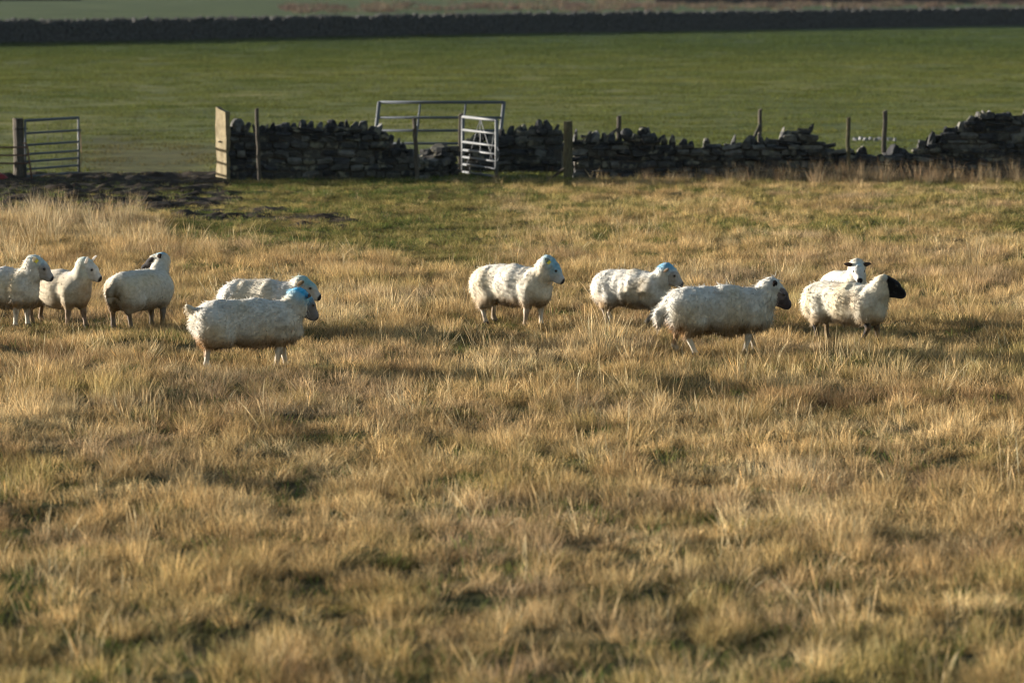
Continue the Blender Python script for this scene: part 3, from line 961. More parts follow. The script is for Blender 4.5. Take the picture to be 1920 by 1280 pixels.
    fc = 0.76 * np.array(face)[None] * (0.9 + 0.2 * nn[:, None])
    if face_patch is not None:                   # darker patches on the face
        k = smooth(0.45, 0.6, noise3(V[:, 0] * 13 + s0, V[:, 1] * 13, V[:, 2] * 13))[:, None]
        fc = fc * (1 - k) + np.array(face_patch) * k
    nd_ = np.linalg.norm(V - H(0.228, 0, -0.026), axis=1)
    k = smooth(0.060, 0.044, nd_)[:, None]; fc = fc * (1 - k) + np.array(nose) * k
    for sg in (1, -1):                            # dark rims round the eyes
        k = (0.45 * smooth(0.034, 0.02, np.linalg.norm(V - H(0.082, sg * 0.06, 0.02), axis=1)))[:, None]; fc = fc * (1 - k) + np.minimum(np.array((0.10, 0.08, 0.07)), np.array(face)) * k
    lc = np.array(legc)[None] * (0.75 + 0.3 * nn[:, None])
    k = (0.75 * smooth(0.42, 0.66, noise3(V[:, 0] * 19 + s0, V[:, 1] * 19, V[:, 2] * 11)) * smooth(0.34, 0.16, V[:, 2]))[:, None]; lc = lc * (1 - k) + np.array((0.17, 0.115, 0.065)) * k
    k = smooth(0.06, 0.045, V[:, 2])[:, None]; lc = lc * (1 - k) + np.array((0.05, 0.04, 0.03)) * k
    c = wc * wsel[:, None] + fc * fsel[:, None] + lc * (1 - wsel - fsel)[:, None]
    pts = {'nape': poll - 0.075 * f + 0.07 * u, 'crown': H(0.02, 0, 0.07), 'neck': mid + vec(0, 0, 0.06), 'rump': vec(-0.52 * Lx, 0, 0.42), 'hind': vec(-0.44 * Lx, 0.1, 0.28),
           'hindr': vec(-0.44 * Lx, -0.1, 0.28), 'chest': vec(0.42 * Lx, 0, 0.42), 'shoulder': vec(0.2 * Lx, -0.2, 0.5), 'back': vec(-0.1, 0, 0.7), 'cheek': H(0.05, 0, 0)}
    for what, rad, clr, amt in list(paint) + list(dirt):
        dd = np.linalg.norm(V - pts[what], axis=1) + 0.05 * (nn - 0.5)
        k = (smooth(rad, rad * 0.35, dd) * amt * (0.7 + 0.3 * smooth(0.3, 0.6, noise3(V[:, 0] * 22, V[:, 1] * 22 + s0, V[:, 2] * 22))))[:, None]
        k = np.clip(k, 0, 1)
        if what in ('rump', 'hind', 'hindr'): k = k * (0.5 + 0.5 * (nn[:, None] > 0.4))
        c = c * (1 - k) + np.array(clr) * k
    # ---- objects
    z0 = gz_at(x0, y0)
    root = thing('sheep', label, 'sheep', (x0, y0, z0 - 0.01), th, 'flock of sheep on the rough pasture')
    root.scale = (scale,) * 3
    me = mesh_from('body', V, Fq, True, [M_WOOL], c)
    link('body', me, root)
    # ---- wool locks standing off the fleece
    nrm = np.zeros(len(V) * 3, np.float32); me.vertices.foreach_get('normal', nrm); nrm = nrm.reshape(-1, 3)
    cand = np.where(wsel > 0.5)[0]
    m = 9000
    pick = rs.choice(cand, m)
    P0 = V[pick] - nrm[pick] * 0.006 + rs.normal(0, 0.006, (m, 3))
    dr = nrm[pick] * rs.uniform(0.25, 0.6, (m, 1)) + np.array((-0.35, 0, -0.85)) * rs.uniform(0.4, 1.0, (m, 1)) + rs.normal(0, 0.2, (m, 3))
    dr /= np.linalg.norm(dr, axis=1)[:, None]
    ln = rs.uniform(0.022, 0.055, (m, 1)) * shag
    side = np.cross(dr, rs.normal(0, 1, (m, 3))); side /= np.linalg.norm(side, axis=1)[:, None]
    wd = rs.uniform(0.0022, 0.0048, (m, 1))
    Q = np.stack([P0 - side * wd, P0 + side * wd, P0 + dr * ln], 1).reshape(-1, 3)
    T = np.arange(3 * m).reshape(m, 3)
    gn = np.cross(Q[1::3] - Q[0::3], Q[2::3] - Q[0::3]); fl = (gn * nrm[pick]).sum(1) < 0
    T[fl] = T[fl][:, ::-1]
    cc = np.repeat(c[pick] * rs.uniform(0.86, 1.10, (m, 1)), 3, 0)
    fm = mesh_from('fleece', Q, T, True, [M_FIBRE], np.clip(cc, 0, 1))
    nn_ = np.repeat(nrm[pick] + rs.normal(0, 0.08, (m, 3)), 3, 0); nn_ /= np.linalg.norm(nn_, axis=1)[:, None]
    fm.normals_split_custom_set_from_vertices([tuple(q) for q in nn_])
    link('fleece', fm, root)
    # ---- ears
    ec = np.array(earc if earc is not None else face) * 0.9
    for sgn in (1, -1):
        ln_, w_ = 0.125, 0.034
        base = H(-0.005, sgn * 0.055, 0.035)
        out = {'side': (-0.25, 1.0, 0.12), 'up': (-0.2, 0.55, 0.9), 'back': (-0.75, 0.75, 0.25), 'droop': (-0.3, 1.0, -0.25)}[ears]
        dv = out[0] * f + sgn * out[1] * sd + out[2] * u; dv /= np.linalg.norm(dv)
        wv = np.cross(dv, f); wv /= np.linalg.norm(wv)
        nv = np.cross(dv, wv)
        EV = []; EF = []
        prof = [(0, .5), (.2, .85), (.45, 1), (.7, .8), (.9, .42), (1, .05)]
        for tt, ww in prof:
            for q, cup in ((-1, 0.010), (-.5, 0.0), (0, -0.004), (.5, 0.0), (1, 0.010)):
                EV.append(base + dv * ln_ * tt + wv * q * w_ * ww + nv * (cup - 0.012 * tt * tt))
        for i in range(len(prof) - 1):
            for j in range(4):
                a = i * 5 + j; EF.append((a, a + 1, a + 6, a + 5))
        EV = np.array(EV); nt_ = len(EV)
        EV = np.concatenate([EV, EV + nv * 0.006]); EF = EF + [tuple(v + nt_ for v in q)[::-1] for q in EF]
        eco = np.tile(ec, (len(EV), 1)); eco[:nt_ * 1] *= 0.8
        ear = link('ear', mesh_from('ear', EV, EF, True, [M_FIBRE], eco), root)
        if ear_tag and sgn == -1:
            ctr = base + dv * 0.05 - nv * 0.012
            TV = [ctr + a * dv * 0.018 + b_ * wv * 0.022 + cq * nv * 0.004 for cq in (-1, 1) for a, b_ in ((-1, -1), (1, -1), (1, 1), (-1, 1))]
            TF = [(0, 1, 2, 3), (7, 6, 5, 4), (0, 4, 5, 1), (1, 5, 6, 2), (2, 6, 7, 3), (3, 7, 4, 0)]
            link('ear_tag', mesh_from('ear_tag', TV, TF, False, [M_TAG]), ear)
        # eye: a dark ball set in the side of the skull
        bm = bmesh.new(); bmesh.ops.create_uvsphere(bm, u_segments=10, v_segments=7, radius=0.0185)
        em = bpy.data.meshes.new('eye'); bm.to_mesh(em); bm.free(); em.materials.append(M_EYE)
        e = link('eye', em, root, H(0.082, sgn * 0.058, 0.020)); e.scale = (1.15, 1.0, 0.9)
    return root


WALK = dict(fl=12, fr=-16, hl=-14, hr=16)
STAND = dict(fl=3, fr=-4, hl=-4, hr=6)
BRN = (0.22, 0.11, 0.04)
build_sheep('foremost sheep at the left edge, cut by the frame, yellow ear tag and grey face', 4, 618, -26, -8, -36, 1.02, 1.05, 50, 0.29, paint=[('nape', 0.17, TEAL, 0.45), ('crown', 0.10, BLUE, 0.3)],
            face=(0.46, 0.43, 0.42), ears='back', ear_tag=True, legs=STAND, seed=1, earc=(0.6, 0.55, 0.45), dirt=[('shoulder', .2, (0.55, 0.42, 0.22), 0.6)])
build_sheep('white-faced sheep with pricked ears, second from the left edge, head held high', 112, 612, -40, -20, -34, 0.98, 1.05, 56, 0.3, paint=[('nape', 0.16, TEAL, 0.5), ('neck', 0.2, TEAL, 0.3)],
            face=(0.76, 0.72, 0.68), ears='up', legs=dict(fl=14, fr=-6, hl=-18, hr=8), shag=0.45, seed=2, legc=(0.30, 0.22, 0.17), dirt=[('chest', 0.2, (0.42, 0.30, 0.16), 0.8)], wool=(0.68, 0.63, 0.55))
build_sheep('sheep with soiled hindquarters turned to us, looking back over its shoulder with black face', 268, 616, 52, 176, -20, 1.0, 0.97, 62, 0.31, paint=[('nape', 0.10, BLUE, 0.9), ('crown', 0.05, BLUE, 0.8)],
            face=(0.035, 0.03, 0.032), ears='back', legs=STAND, shag=0.6, seed=3, neck_turn=0.45, neck_r=0.85, hs=1.05, earc=(0.05, 0.04, 0.04), tail=0.24, legc=(0.2, 0.16, 0.13),
            dirt=[('rump', 0.24, (0.11, 0.065, 0.02), 0.95), ('hind', 0.18, (0.16, 0.09, 0.03), 0.7), ('hindr', .15, (0.2, .12, .05), .5)], wool=(0.72, 0.68, 0.6))
build_sheep('teal-crowned sheep half hidden behind the sheep with bright blue nape', 500, 638, -24, -20, -30, 1.0, 1.02, 34, 0.25, paint=[('nape', 0.14, TEAL, 0.6), ('crown', 0.15, (0.18, 0.42, 0.46), 0.8)],
            face=(0.60, 0.57, 0.54), ears='droop', legs=WALK, shag=1.2, seed=4, earc=(0.35, .28, .2))
build_sheep('nearest and largest sheep, bright blue patch on its nape and dark face turned away', 472, 692, 13, 24, -42, 1.1, 1.1, 40, 0.25, paint=[('nape', 0.20, (0.05, 0.42, 0.72), 1.15)],
            face=(0.20, 0.195, 0.21), nose=(0.015, 0.012, 0.012), ears='side', legs=dict(fl=14, fr=-12, hl=-4, hr=-14), shag=1.15, seed=5, earc=(0.25, 0.2, 0.19), tail=-1,
            dirt=[('hind', 0.2, BRN, 0.85), ('hindr', 0.17, (0.30, 0.17, 0.07), 0.8)], wool=(0.73, 0.70, 0.64))
build_sheep('lone sheep in the middle of the picture with blue head and yellow ear tag', 966, 611, -42, -14, -40, 1.04, 1.12, 46, 0.27, paint=[('nape', 0.15, (0.16, 0.46, 0.62), 0.7), ('crown', 0.17, (0.14, 0.38, 0.54), 0.8)],
            face=(0.62, 0.64, 0.68), ears='back', ear_tag=True, legs=dict(fl=4, fr=-8, hl=-10, hr=12), seed=6, earc=(0.2, 0.25, 0.25), tail=0.0, wool=(0.80, 0.75, 0.66))
build_sheep('stepping sheep with blue crown and bent foreleg, right of the middle one', 1190, 610, -38, -16, -34, 0.96, 1.10, 42, 0.26, paint=[('nape', 0.17, (0.07, 0.32, 0.54), 0.9), ('crown', 0.07, BLUE, 0.4)],
            face=(0.50, 0.46, 0.43), ears='droop', legs=dict(fl=8, fr=34, knee_fr=70, hl=-22, hr=14), seed=7, earc=(0.45, .36, .28), tail=0.26, dirt=[('shoulder', 0.2, (0.4, .3, .17), .6)], wool=(0.78, 0.75, 0.69))
build_sheep('shaggy sheep with dark brown face wading through tall straw, right of centre', 1356, 664, 7, 2, -40, 1.1, 1.08, 34, 0.26, fat=1.03, face=(0.085, 0.065, 0.07), ears='back', face_patch=(0.16, .13, .13),
            legs=dict(fl=12, fr=-14, hl=-20, hr=18), shag=1.55, seed=8, earc=(0.06, 0.05, 0.05), tail=0.3, tail_out=0.08, dirt=[('hind', 0.2, (0.32, 0.15, 0.04), 0.9), ('hindr', 0.15, (0.34, 0.18, 0.06), 0.7)], wool=(0.77, 0.75, 0.70))
build_sheep('white sheep facing the camera with ears out, behind the black-headed one', 1586, 612, -74, -84, -34, 0.92, 0.95, 58, 0.31, face=(0.78, 0.76, 0.74), ears='side', legs=STAND, shag=0.5, seed=9,
            earc=(0.14, 0.1, 0.09), paint=[('crown', 0.08, (0.35, 0.6, 0.75), 0.5)])
build_sheep('cream sheep with jet black head and black legs, rightmost of the flock', 1592, 642, -45, 0, -26, 1.0, 1.14, 46, 0.28, face=(0.010, 0.009, 0.010), nose=(0.010, .009, .010), ears='side', cap=False, hs=1.15,
            legs=dict(fl=10, fr=30, knee_fr=60, hl=-8, hr=10), shag=1.25, seed=10, earc=(0.015, 0.013, 0.013), legc=(0.03, 0.025, 0.025), tail=0.26, tail_out=0.06,
            dirt=[('shoulder', .18, (0.45, .33, .2), .5), ('back', .25, (0.42, 0.33, 0.24), .6)], wool=(0.79, 0.74, 0.63))

# ------------------------------------------------------------------ grass
def tuft_mesh(name, n, rad, h, width, lean, seed, droop=0.25, seg=3, tone=(0.38, 1.5), root_dark=None, seedhead=False, upright=0.0, hvar=0.45, square=False):
    r = np.random.default_rng(seed)
    V = []; Fc = []; C = []
    for i in range(n):
        if square:
            bx, by = r.uniform(-rad, rad, 2); a = r.uniform(0, 2 * math.pi); fr = 0.5
        else:
            a = r.uniform(0, 2 * math.pi); fr = math.sqrt(r.random()); bx, by = rad * fr * math.cos(a), rad * fr * math.sin(a)
        ang = a + r.normal(0, 0.9)
        hh = h * (1 - hvar + hvar * 1.6 * r.random())
        ln = lean * (0.35 + 0.9 * fr) * r.uniform(0.3, 1.4) * (1 - upright)
        dx, dy = math.cos(ang), math.sin(ang)
        w = width * r.uniform(0.7, 1.3); wa = r.uniform(0, math.pi); wx, wy = math.cos(wa) * w / 2, math.sin(wa) * w / 2
        t = r.uniform(*tone); hue = r.normal(0, 0.06)
        base = len(V)
        for k in range(seg + 1):
            q = k / seg
            out = ln * hh * (q ** 1.6); z = hh * (q - droop * ln * q ** 3)
            ww = (1 - q) ** 0.7 if not seedhead else (0.55 if q < 0.7 else 1.8 * (1 - q) / 0.3 + .2)
            cx, cy = bx + dx * out, by + dy * out
            if k < seg or seedhead:
                V += [(cx - wx * ww, cy - wy * ww, z - 0.03), (cx + wx * ww, cy + wy * ww, z - 0.03)]
                C += [(t * (1 + hue), t, t * (1 - hue))] * 2
            else:
                V.append((cx, cy, z - 0.03)); C.append((t * (1 + hue), t, t * (1 - hue)))
        for k in range(seg - (0 if seedhead else 1)):
            b0 = base + 2 * k; Fc.append((b0, b0 + 1, b0 + 3, b0 + 2))
        if not seedhead:
            b0 = base + 2 * (seg - 1); Fc.append((b0, b0 + 1, b0 + 2))
    return mesh_from(name, V, Fc, False, [M_BLADE], np.clip(np.array(C), 0, 3))


KIT = bpy.data.collections.new('grass_kit')          # prototypes, not linked into the scene


def kit(meshes, name):
    c = bpy.data.collections.new(name)
    for i, me in enumerate(meshes):
        c.objects.link(bpy.data.objects.new('%s_%02d' % (name, i), me))
    return c


def scatter(name, coll, nkinds, x, y, scale, tint, seed, label=None, zoff=0.0, tilt=0.12, z=None):
    r = np.random.default_rng(seed); n = len(x)
    z = terrain(x, y) + zoff if z is None else z
    me = bpy.data.meshes.new(name); me.vertices.add(n)
    me.vertices.foreach_set('co', np.stack([x, y, z], -1).astype(np.float32).ravel())
    def attr(nm, typ, data, key):
        a = me.attributes.new(nm, typ, 'POINT'); a.data.foreach_set(key, np.ascontiguousarray(data).ravel())
    rot = np.stack([r.normal(0, tilt, n), r.normal(0, tilt, n), r.uniform(0, 2 * math.pi, n)], -1).astype(np.float32)
    attr('rot', 'FLOAT_VECTOR', rot, 'vector')
    sc = np.asarray(scale, np.float32)
    if sc.ndim == 1: sc = np.stack([sc, sc, sc], -1)
    attr('scl', 'FLOAT_VECTOR', sc.astype(np.float32), 'vector')
    attr('pick', 'INT', r.integers(0, nkinds, n).astype(np.int32), 'value')
    t4 = np.ones((n, 4), np.float32); t4[:, :3] = tint
    attr('tint', 'FLOAT_COLOR', t4, 'color')
    o = link(name, me)
    tag(o, kind='stuff')
    if label: o['label'] = label
    g = bpy.data.node_groups.new(name, 'GeometryNodeTree')
    g.interface.new_socket('Geometry', in_out='INPUT', socket_type='NodeSocketGeometry')
    g.interface.new_socket('Geometry', in_out='OUTPUT', socket_type='NodeSocketGeometry')
    gi = g.nodes.new('NodeGroupInput'); go = g.nodes.new('NodeGroupOutput')
    ip = g.nodes.new('GeometryNodeInstanceOnPoints'); ci = g.nodes.new('GeometryNodeCollectionInfo')
    ci.inputs['Collection'].default_value = coll
    ci.inputs['Separate Children'].default_value = True; ci.inputs['Reset Children'].default_value = True
    def at(nm, typ):
        a = g.nodes.new('GeometryNodeInputNamedAttribute'); a.data_type = typ; a.inputs['Name'].default_value = nm; return a.outputs['Attribute']
    g.links.new(gi.outputs[0], ip.inputs['Points']); g.links.new(ci.outputs[0], ip.inputs['Instance'])
    ip.inputs['Pick Instance'].default_value = True
    g.links.new(at('pick', 'INT'), ip.inputs['Instance Index'])
    er = g.nodes.new('FunctionNodeEulerToRotation'); g.links.new(at('rot', 'FLOAT_VECTOR'), er.inputs[0])
    g.links.new(er.outputs[0], ip.inputs['Rotation'])
    g.links.new(at('scl', 'FLOAT_VECTOR'), ip.inputs['Scale'])
    g.links.new(ip.outputs[0], go.inputs[0])
    md = o.modifiers.new('scatter', 'NODES'); md.node_group = g
    return o


def spread(y0, y1, per_m2, seed, margin=1.6, x_extra=0.0):
    """Random points over the strip of ground in view between y0 and y1."""
    r = np.random.default_rng(seed)
    wmax = 0.12 * y1 + margin
    n = int(2 * wmax * (y1 - y0) * per_m2)
    x = r.uniform(-wmax, wmax, n); y = r.uniform(y0, y1, n)
    k = np.abs(x) < 0.12 * y + margin
    return x[k], y[k]


def mixc(a, b, k):
    k = np.asarray(k)[:, None]; return np.asarray(a) * (1 - k) + np.asarray(b) * k


STRAW = np.array((0.565, 0.395, 0.19)); PALE = np.array((0.72, 0.575, 0.35)); BROWN = np.array((0.27, 0.17, 0.088)); GREEN = np.array((0.088, 0.122, 0.032)); OLIVE = np.array((0.33, 0.28, 0.095))


def cover(x, y):
    """Zone weights: green share, height factor, bare share."""
    c, r = to_px(x, y)
    e = fbm2(x * 0.5, y * 0.28, 50)
    e2 = fbm2(x * 1.3, y * 0.8, 60)
    g = 0.12 + 0.5 * smooth(0.15, 0.6, e) * smooth(-0.35, 0.25, e2)
    # greener, shorter sward below the wall and by the track
    belt = smooth(402, 368, r + 14 * e) * smooth(310, 380, c) * (1 - 0.8 * smooth(820, 1050, c))
    belt2 = smooth(40, -20, r + 22 * e - (430 + 0.13 * (c - 330))) * smooth(280, 330, c) * smooth(1050, 850, c)
    belt3 = smooth(480, 440, r + 25 * e) * smooth(860, 1000, c) * 0.75 * smooth(-0.45, 0.2, e2)
    g = np.maximum(g, np.maximum(belt * 0.95, np.maximum(belt2 * (0.75 + 0.35 * smooth(-0.4, 0.3, e2)), belt3 + 0.3 * smooth(0.0, 0.5, e2) * (r < 520))))
    g = np.where((c < 330 + 40 * e) & (r > 405) & (r < 600), g * 0.2, g)
    lowl = smooth(420, 395, r + 6 * e) * smooth(420, 340, c); g = np.maximum(g, 0.9 * lowl)
    g = np.where(r > 860, g + 0.15 * smooth(950, 1250, r) + 0.5 * smooth(860, 1280, r) * smooth(-0.3, 0.4, e2), g)
    e3 = fbm2(x * 2.2, y * 1.5, 66)
    hgt = 1.0 + 0.36 * e2 + 0.15 * e + 0.4 * e3
    g = g + 0.22 * smooth(-0.1, -0.6, e2 + 0.4 * e3)
    hgt = hgt * (1 - 0.6 * np.maximum(np.maximum(belt, lowl), belt2 * 0.75)) * (1 - 0.3 * belt3)
    for sx, sy, amt in FEET:
        hgt = hgt * (1 - amt * np.exp(-(((x - sx) / 0.75) ** 2 + ((y - sy + 0.7) / 1.3) ** 2)))
    bare = in_track(x, y)
    return np.clip(g, 0, 1), np.clip(hgt, 0.24, 1.9), bare


# --- rough straw-coloured grass of the near pasture
straw_kit = kit([tuft_mesh('straw_tuft', 60, 0.09, 0.17, 0.0048, 0.60, 200 + i, droop=0.35) for i in range(8)], 'straw_kit')
x, y = spread(22, 87.2, 29, 1)
g, hf, bare = cover(x, y)
rr = np.random.default_rng(5)
keep = rr.random(len(x)) > np.maximum(g * 0.62, bare * 0.97)
x, y, g, hf = x[keep], y[keep], g[keep], hf[keep]
n1 = fbm2(x * 0.9, y * 0.6, 70); n2 = fbm2(x * 3, y * 2, 80)
tint = mixc(np.tile(STRAW, (len(x), 1)), PALE, smooth(0.0, 0.8, n1) * 0.55)
tint = mixc(tint, BROWN, smooth(0.05, 0.7, -n1) * 0.85)
tint = mixc(tint, (0.42, 0.30, 0.195), smooth(0.0, 0.6, fbm2(x * 0.6, y * 0.5, 77)) * 0.6)
tint = mixc(tint, OLIVE, np.clip(g * 0.95 - 0.16 + 0.30 * n2, 0, 0.85))
tint *= rr.uniform(0.55, 1.35, (len(x), 1))
sc = np.stack([rr.uniform(0.7, 1.5, len(x)), rr.uniform(0.7, 1.5, len(x)), rr.uniform(0.45, 1.4, len(x)) * hf], -1)
scatter('straw_grass', straw_kit, 8, x, y, sc, tint, 91, 'dry straw coloured rough grass over the near pasture')

# --- tussocks: dense drooping domes
tus_kit = kit([tuft_mesh('tussock', 210, 0.17, 0.25, 0.0044, 1.0, 300 + i, droop=0.42, seg=4) for i in range(5)], 'tussock_kit')
x, y = spread(22, 86.4, 2.1, 2)
g, hf, bare = cover(x, y)
keep = (rr.random(len(x)) < 0.25 + 0.6 * smooth(-0.1, 0.5, fbm2(x * 0.35, y * 0.25, 90))) & (rr.random(len(x)) > np.maximum(g * 0.7, bare))
x, y, g, hf = x[keep], y[keep], g[keep], hf[keep]
tint = mixc(np.tile(STRAW * 0.9, (len(x), 1)), BROWN * np.where(rr.random((len(x), 1)) < 0.35, 0.55, 1.0), rr.random(len(x)) * 0.95)  # darkest share: dark-brown heathery tussocks, also painted shade for dark clumps
tint = mixc(tint, OLIVE, rr.random(len(x)) * 0.45) * rr.uniform(0.8, 1.15, (len(x), 1))
sc = np.stack([rr.uniform(0.7, 1.4, len(x)), rr.uniform(0.7, 1.4, len(x)), rr.uniform(0.6, 1.15, len(x)) * np.clip(hf, .6, 1.4)], -1)
scatter('tussock_grass', tus_kit, 5, x, y, sc, tint, 92, 'drooping brown tussocks scattered through the rough pasture')

# --- bleached stems standing above the sward
stem_kit = kit([tuft_mesh('stem_tuft', 14, 0.12, 0.38, 0.0030, 0.34, 400 + i, droop=0.2, seg=4, seedhead=True, hvar=0.5) for i in range(6)], 'stem_kit')
x, y = spread(22, 87.0, 4.2, 3)
g, hf, bare = cover(x, y)
keep = (rr.random(len(x)) < 0.12 + 0.8 * smooth(-0.15, 0.45, fbm2(x * 0.45, y * 0.3, 95))) & (rr.random(len(x)) > np.maximum(g * 0.9, bare))
x, y, hf = x[keep], y[keep], hf[keep]
tint = mixc(np.tile(PALE, (len(x), 1)), STRAW, rr.random(len(x))) * rr.uniform(0.8, 1.15, (len(x), 1))
scatter('dry_stems', stem_kit, 6, x, y, rr.uniform(0.55, 1.1, len(x)) * np.clip(hf, .6, 1.25), tint, 93, tilt=0.26, label='bleached seed stems standing above the rough grass')

# --- short green grass between
green_kit = kit([tuft_mesh('green_tuft', 46, 0.16, 0.10, 0.0075, 0.8, 500 + i, droop=0.3) for i in range(5)], 'green_kit')
x, y = spread(22, 87.4, 26, 4)
g, hf, bare = cover(x, y)
keep = (rr.random(len(x)) < 0.12 + 0.88 * g) & (rr.random(len(x)) > bare * 0.78)
x, y, g = x[keep], y[keep], g[keep]
n1 = fbm2(x * 1.2, y * 0.8, 97)
tint = mixc(np.tile(GREEN, (len(x), 1)), OLIVE * 0.66, smooth(-0.3, 0.6, n1) * 0.75)
tint = mixc(tint, BROWN * 0.7, rr.random(len(x)) ** 3 * 0.8) * rr.uniform(0.7, 1.25, (len(x), 1))
scatter('green_grass', green_kit, 5, x, y, rr.uniform(0.7, 1.4, len(x)), tint, 94, 'short green grass between the straw tussocks')

# --- tall reddish dry growth along the foot of the wall on the right and beside the track
x, y = spread(84.6, 87.5, 30, 6)
c, r_ = to_px(x, y)
dens = smooth(1020, 1500, c) * (0.35 + 0.65 * smooth(-0.2, 0.5, fbm2(x * 0.9, y * 0.5, 33))) + 0.10 * smooth(640, 1000, c)
dens = dens * smooth(84.6, 86.0, y)
keep = rr.random(len(x)) < dens * 0.75
x, y, c = x[keep], y[keep], c[keep]
RED = np.array((0.30, 0.19, 0.11))
tint = mixc(np.tile(RED, (len(x), 1)), PALE * 0.8, rr.random(len(x)) * 0.7) * rr.uniform(0.7, 1.2, (len(x), 1))
tall_kit = kit([tuft_mesh('tall_tuft', 26, 0.13, 0.52, 0.008, 0.4, 600 + i, droop=0.25, seg=4, hvar=0.6) for i in range(5)], 'tall_kit')
scatter('wall_foot_grass', tall_kit, 5, x, y, rr.uniform(0.4, 0.95, len(x)) * (0.55 + 0.45 * smooth(1100, 1550, c)), tint, 95, 'tall reddish dry grass along the foot of the wall')

# --- tall pale clumps left of the track
x, y = spread(66, 83.0, 14, 8)
c, r_ = to_px(x, y)
e = fbm2(x * 0.9, y * 0.5, 44)
keep = rr.random(len(x)) < smooth(330, 240, c + 40 * e) * smooth(398, 410, r_ + 8 * e) * smooth(500, 440, r_) * (0.2 + 0.8 * smooth(-0.2, 0.4, e))
x, y = x[keep], y[keep]
tint = mixc(np.tile(PALE * 0.85, (len(x), 1)), BROWN * 1.3, rr.random(len(x)) * 0.6) * rr.uniform(0.75, 1.2, (len(x), 1))
scatter('tall_pale_grass', tall_kit, 5, x, y, rr.uniform(0.45, 1.0, len(x)), tint, 96, 'tall pale clumps of grass left of the muddy track')

# --- churned mud through the gateway: a rough sheet trodden into ridges and holes
mx_ = np.arange(-13.2, -1.6, 0.085); my_ = np.arange(71.0, 91.5, 0.085)
ax_, ay_ = np.meshgrid(mx_, my_, indexing='ij')
wt = in_track(ax_, ay_)
az_ = terrain(ax_, ay_) - 0.03 + 0.05 * smooth(0.2, 0.6, wt) + wt * (0.085 * noise2(ax_ * 3.1, ay_ * 2.3, 21) + 0.05 * noise2(ax_ * 7.0, ay_ * 6.0, 22))
ii = np.arange(ax_.size).reshape(ax_.shape)
qd = np.stack([ii[:-1, :-1], ii[1:, :-1], ii[1:, 1:], ii[:-1, 1:]], -1).reshape(-1, 4)
qd = qd[wt.ravel()[qd].min(1) > 0.36]
used = np.unique(qd); rem = -np.ones(ax_.size, int); rem[used] = np.arange(len(used))
M_MUD = noise_mat('wet_mud', [(0.3, (0.012, 0.009, 0.007)), (0.7, (0.042, 0.029, 0.019))], 2.0, rough=0.85, spec=0.08, bump=0.03, bump_scale=9)
tag(link('mud_track', mesh_from('mud_track', np.stack([ax_, ay_, az_], -1).reshape(-1, 3)[used], rem[qd], True, [M_MUD])), kind='structure')

# --- short sward of the green field beyond the wall
field_kit = kit([tuft_mesh('sward_patch', 150, 0.5, 0.075, 0.016, 0.7, 700 + i, droop=0.2, seg=2, square=True, hvar=0.7) for i in range(6)], 'field_kit')
x, y = spread(87.6, 325, 1.4, 10, 3)
kp = (rr.random(len(x)) < smooth(330, 130, y) + 0.15) & (y < 277 + 0.85 * x); x, y = x[kp], y[kp]
c, r_ = to_px(x, y)
k1 = fbm2(x * 0.13, y * 0.5, 101); k2 = fbm2(x * 0.8, y * 0.8, 102)
worn_ = smooth(120, 190, c) * smooth(470, 380, c) * smooth(246, 285, r_)
keep = rr.random(len(x)) > worn_ * 0.45
x, y, k1, k2, worn_ = x[keep], y[keep], k1[keep], k2[keep], worn_[keep]
FG = np.array((0.100, 0.113, 0.031))
tint = mixc(np.tile(FG, (len(x), 1)), (0.14, 0.142, 0.044), smooth(-0.2, 0.8, k1) * 0.8)
tint = mixc(tint, (0.055, 0.078, 0.024), smooth(0.05, 0.6, -k2) * 0.8) * rr.uniform(0.8, 1.2, (len(x), 1))
tint = mixc(tint, (0.12, 0.09, 0.045), worn_ * 0.7)
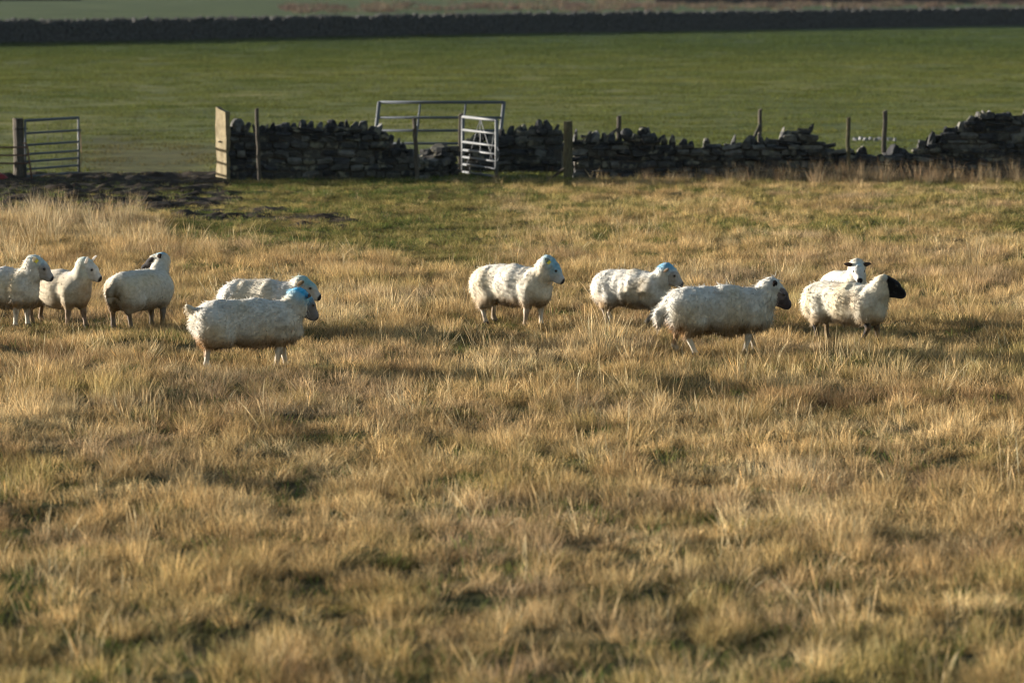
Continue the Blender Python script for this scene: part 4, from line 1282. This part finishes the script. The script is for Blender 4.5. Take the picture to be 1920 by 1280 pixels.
tint *= 1 - smooth(175, 250, y)[:, None] * np.array((0.42, 0.30, 0.22))
scatter('field_grass', field_kit, 6, x, y, rr.uniform(0.8, 1.3, len(x)) * (1 + 0.8 * smooth(120, 260, y)), tint, 97, 'short grazed green grass of the field beyond the wall', tilt=0.02)

# --- pinkish scrub beyond the far wall
x, y = spread(395, 560, 0.055, 11, 6)
c, r_ = to_px(x, y)
e = fbm2(x * 0.05, y * 0.02, 103)
band = np.exp(-((r_ - (18 - 0.012 * (c - 700)) + 4 * e) / 6.5) ** 2) * smooth(480, 620, c)
keep = rr.random(len(x)) < band * 1.3
x, y = x[keep], y[keep]
scrub_kit = kit([tuft_mesh('scrub', 60, 0.9, 0.55, 0.06, 0.7, 800 + i, droop=0.2, seg=3) for i in range(4)], 'scrub_kit')
tint = mixc(np.tile((0.13, 0.085, 0.075), (len(x), 1)), (0.14, 0.115, 0.075), rr.random(len(x))) * rr.uniform(0.7, 1.2, (len(x), 1))
scatter('far_scrub', scrub_kit, 4, x, y, rr.uniform(0.6, 1.3, len(x)), tint, 98, 'pinkish brown scrub and rushes beyond the far wall')

# --- thin air: far things fade a little towards blue
hz = bpy.data.materials.new('thin_haze'); hz.use_nodes = True; t = hz.node_tree
t.nodes.remove(t.nodes['Principled BSDF'])
pv = nd(t, 'ShaderNodeVolumePrincipled'); pv.inputs['Color'].default_value = (0.72, 0.84, 1.0, 1); pv.inputs['Density'].default_value = 0.00003
t.links.new(pv.outputs[0], t.nodes['Material Output'].inputs['Volume'])
X0, X1, Y0, Y1, Z0, Z1 = -9500, 9500, -9500, 16500, -4.0, 14.0
HV = [(a, b_, c_) for c_ in (Z0, Z1) for a, b_ in ((X0, Y0), (X1, Y0), (X1, Y1), (X0, Y1))]
HF = [(3, 2, 1, 0), (4, 5, 6, 7), (0, 1, 5, 4), (1, 2, 6, 5), (2, 3, 7, 6), (3, 0, 4, 7)]
tag(link('haze', mesh_from('haze', HV, HF, False, [hz])), 'thin blue haze in the air over the fields', kind='stuff')
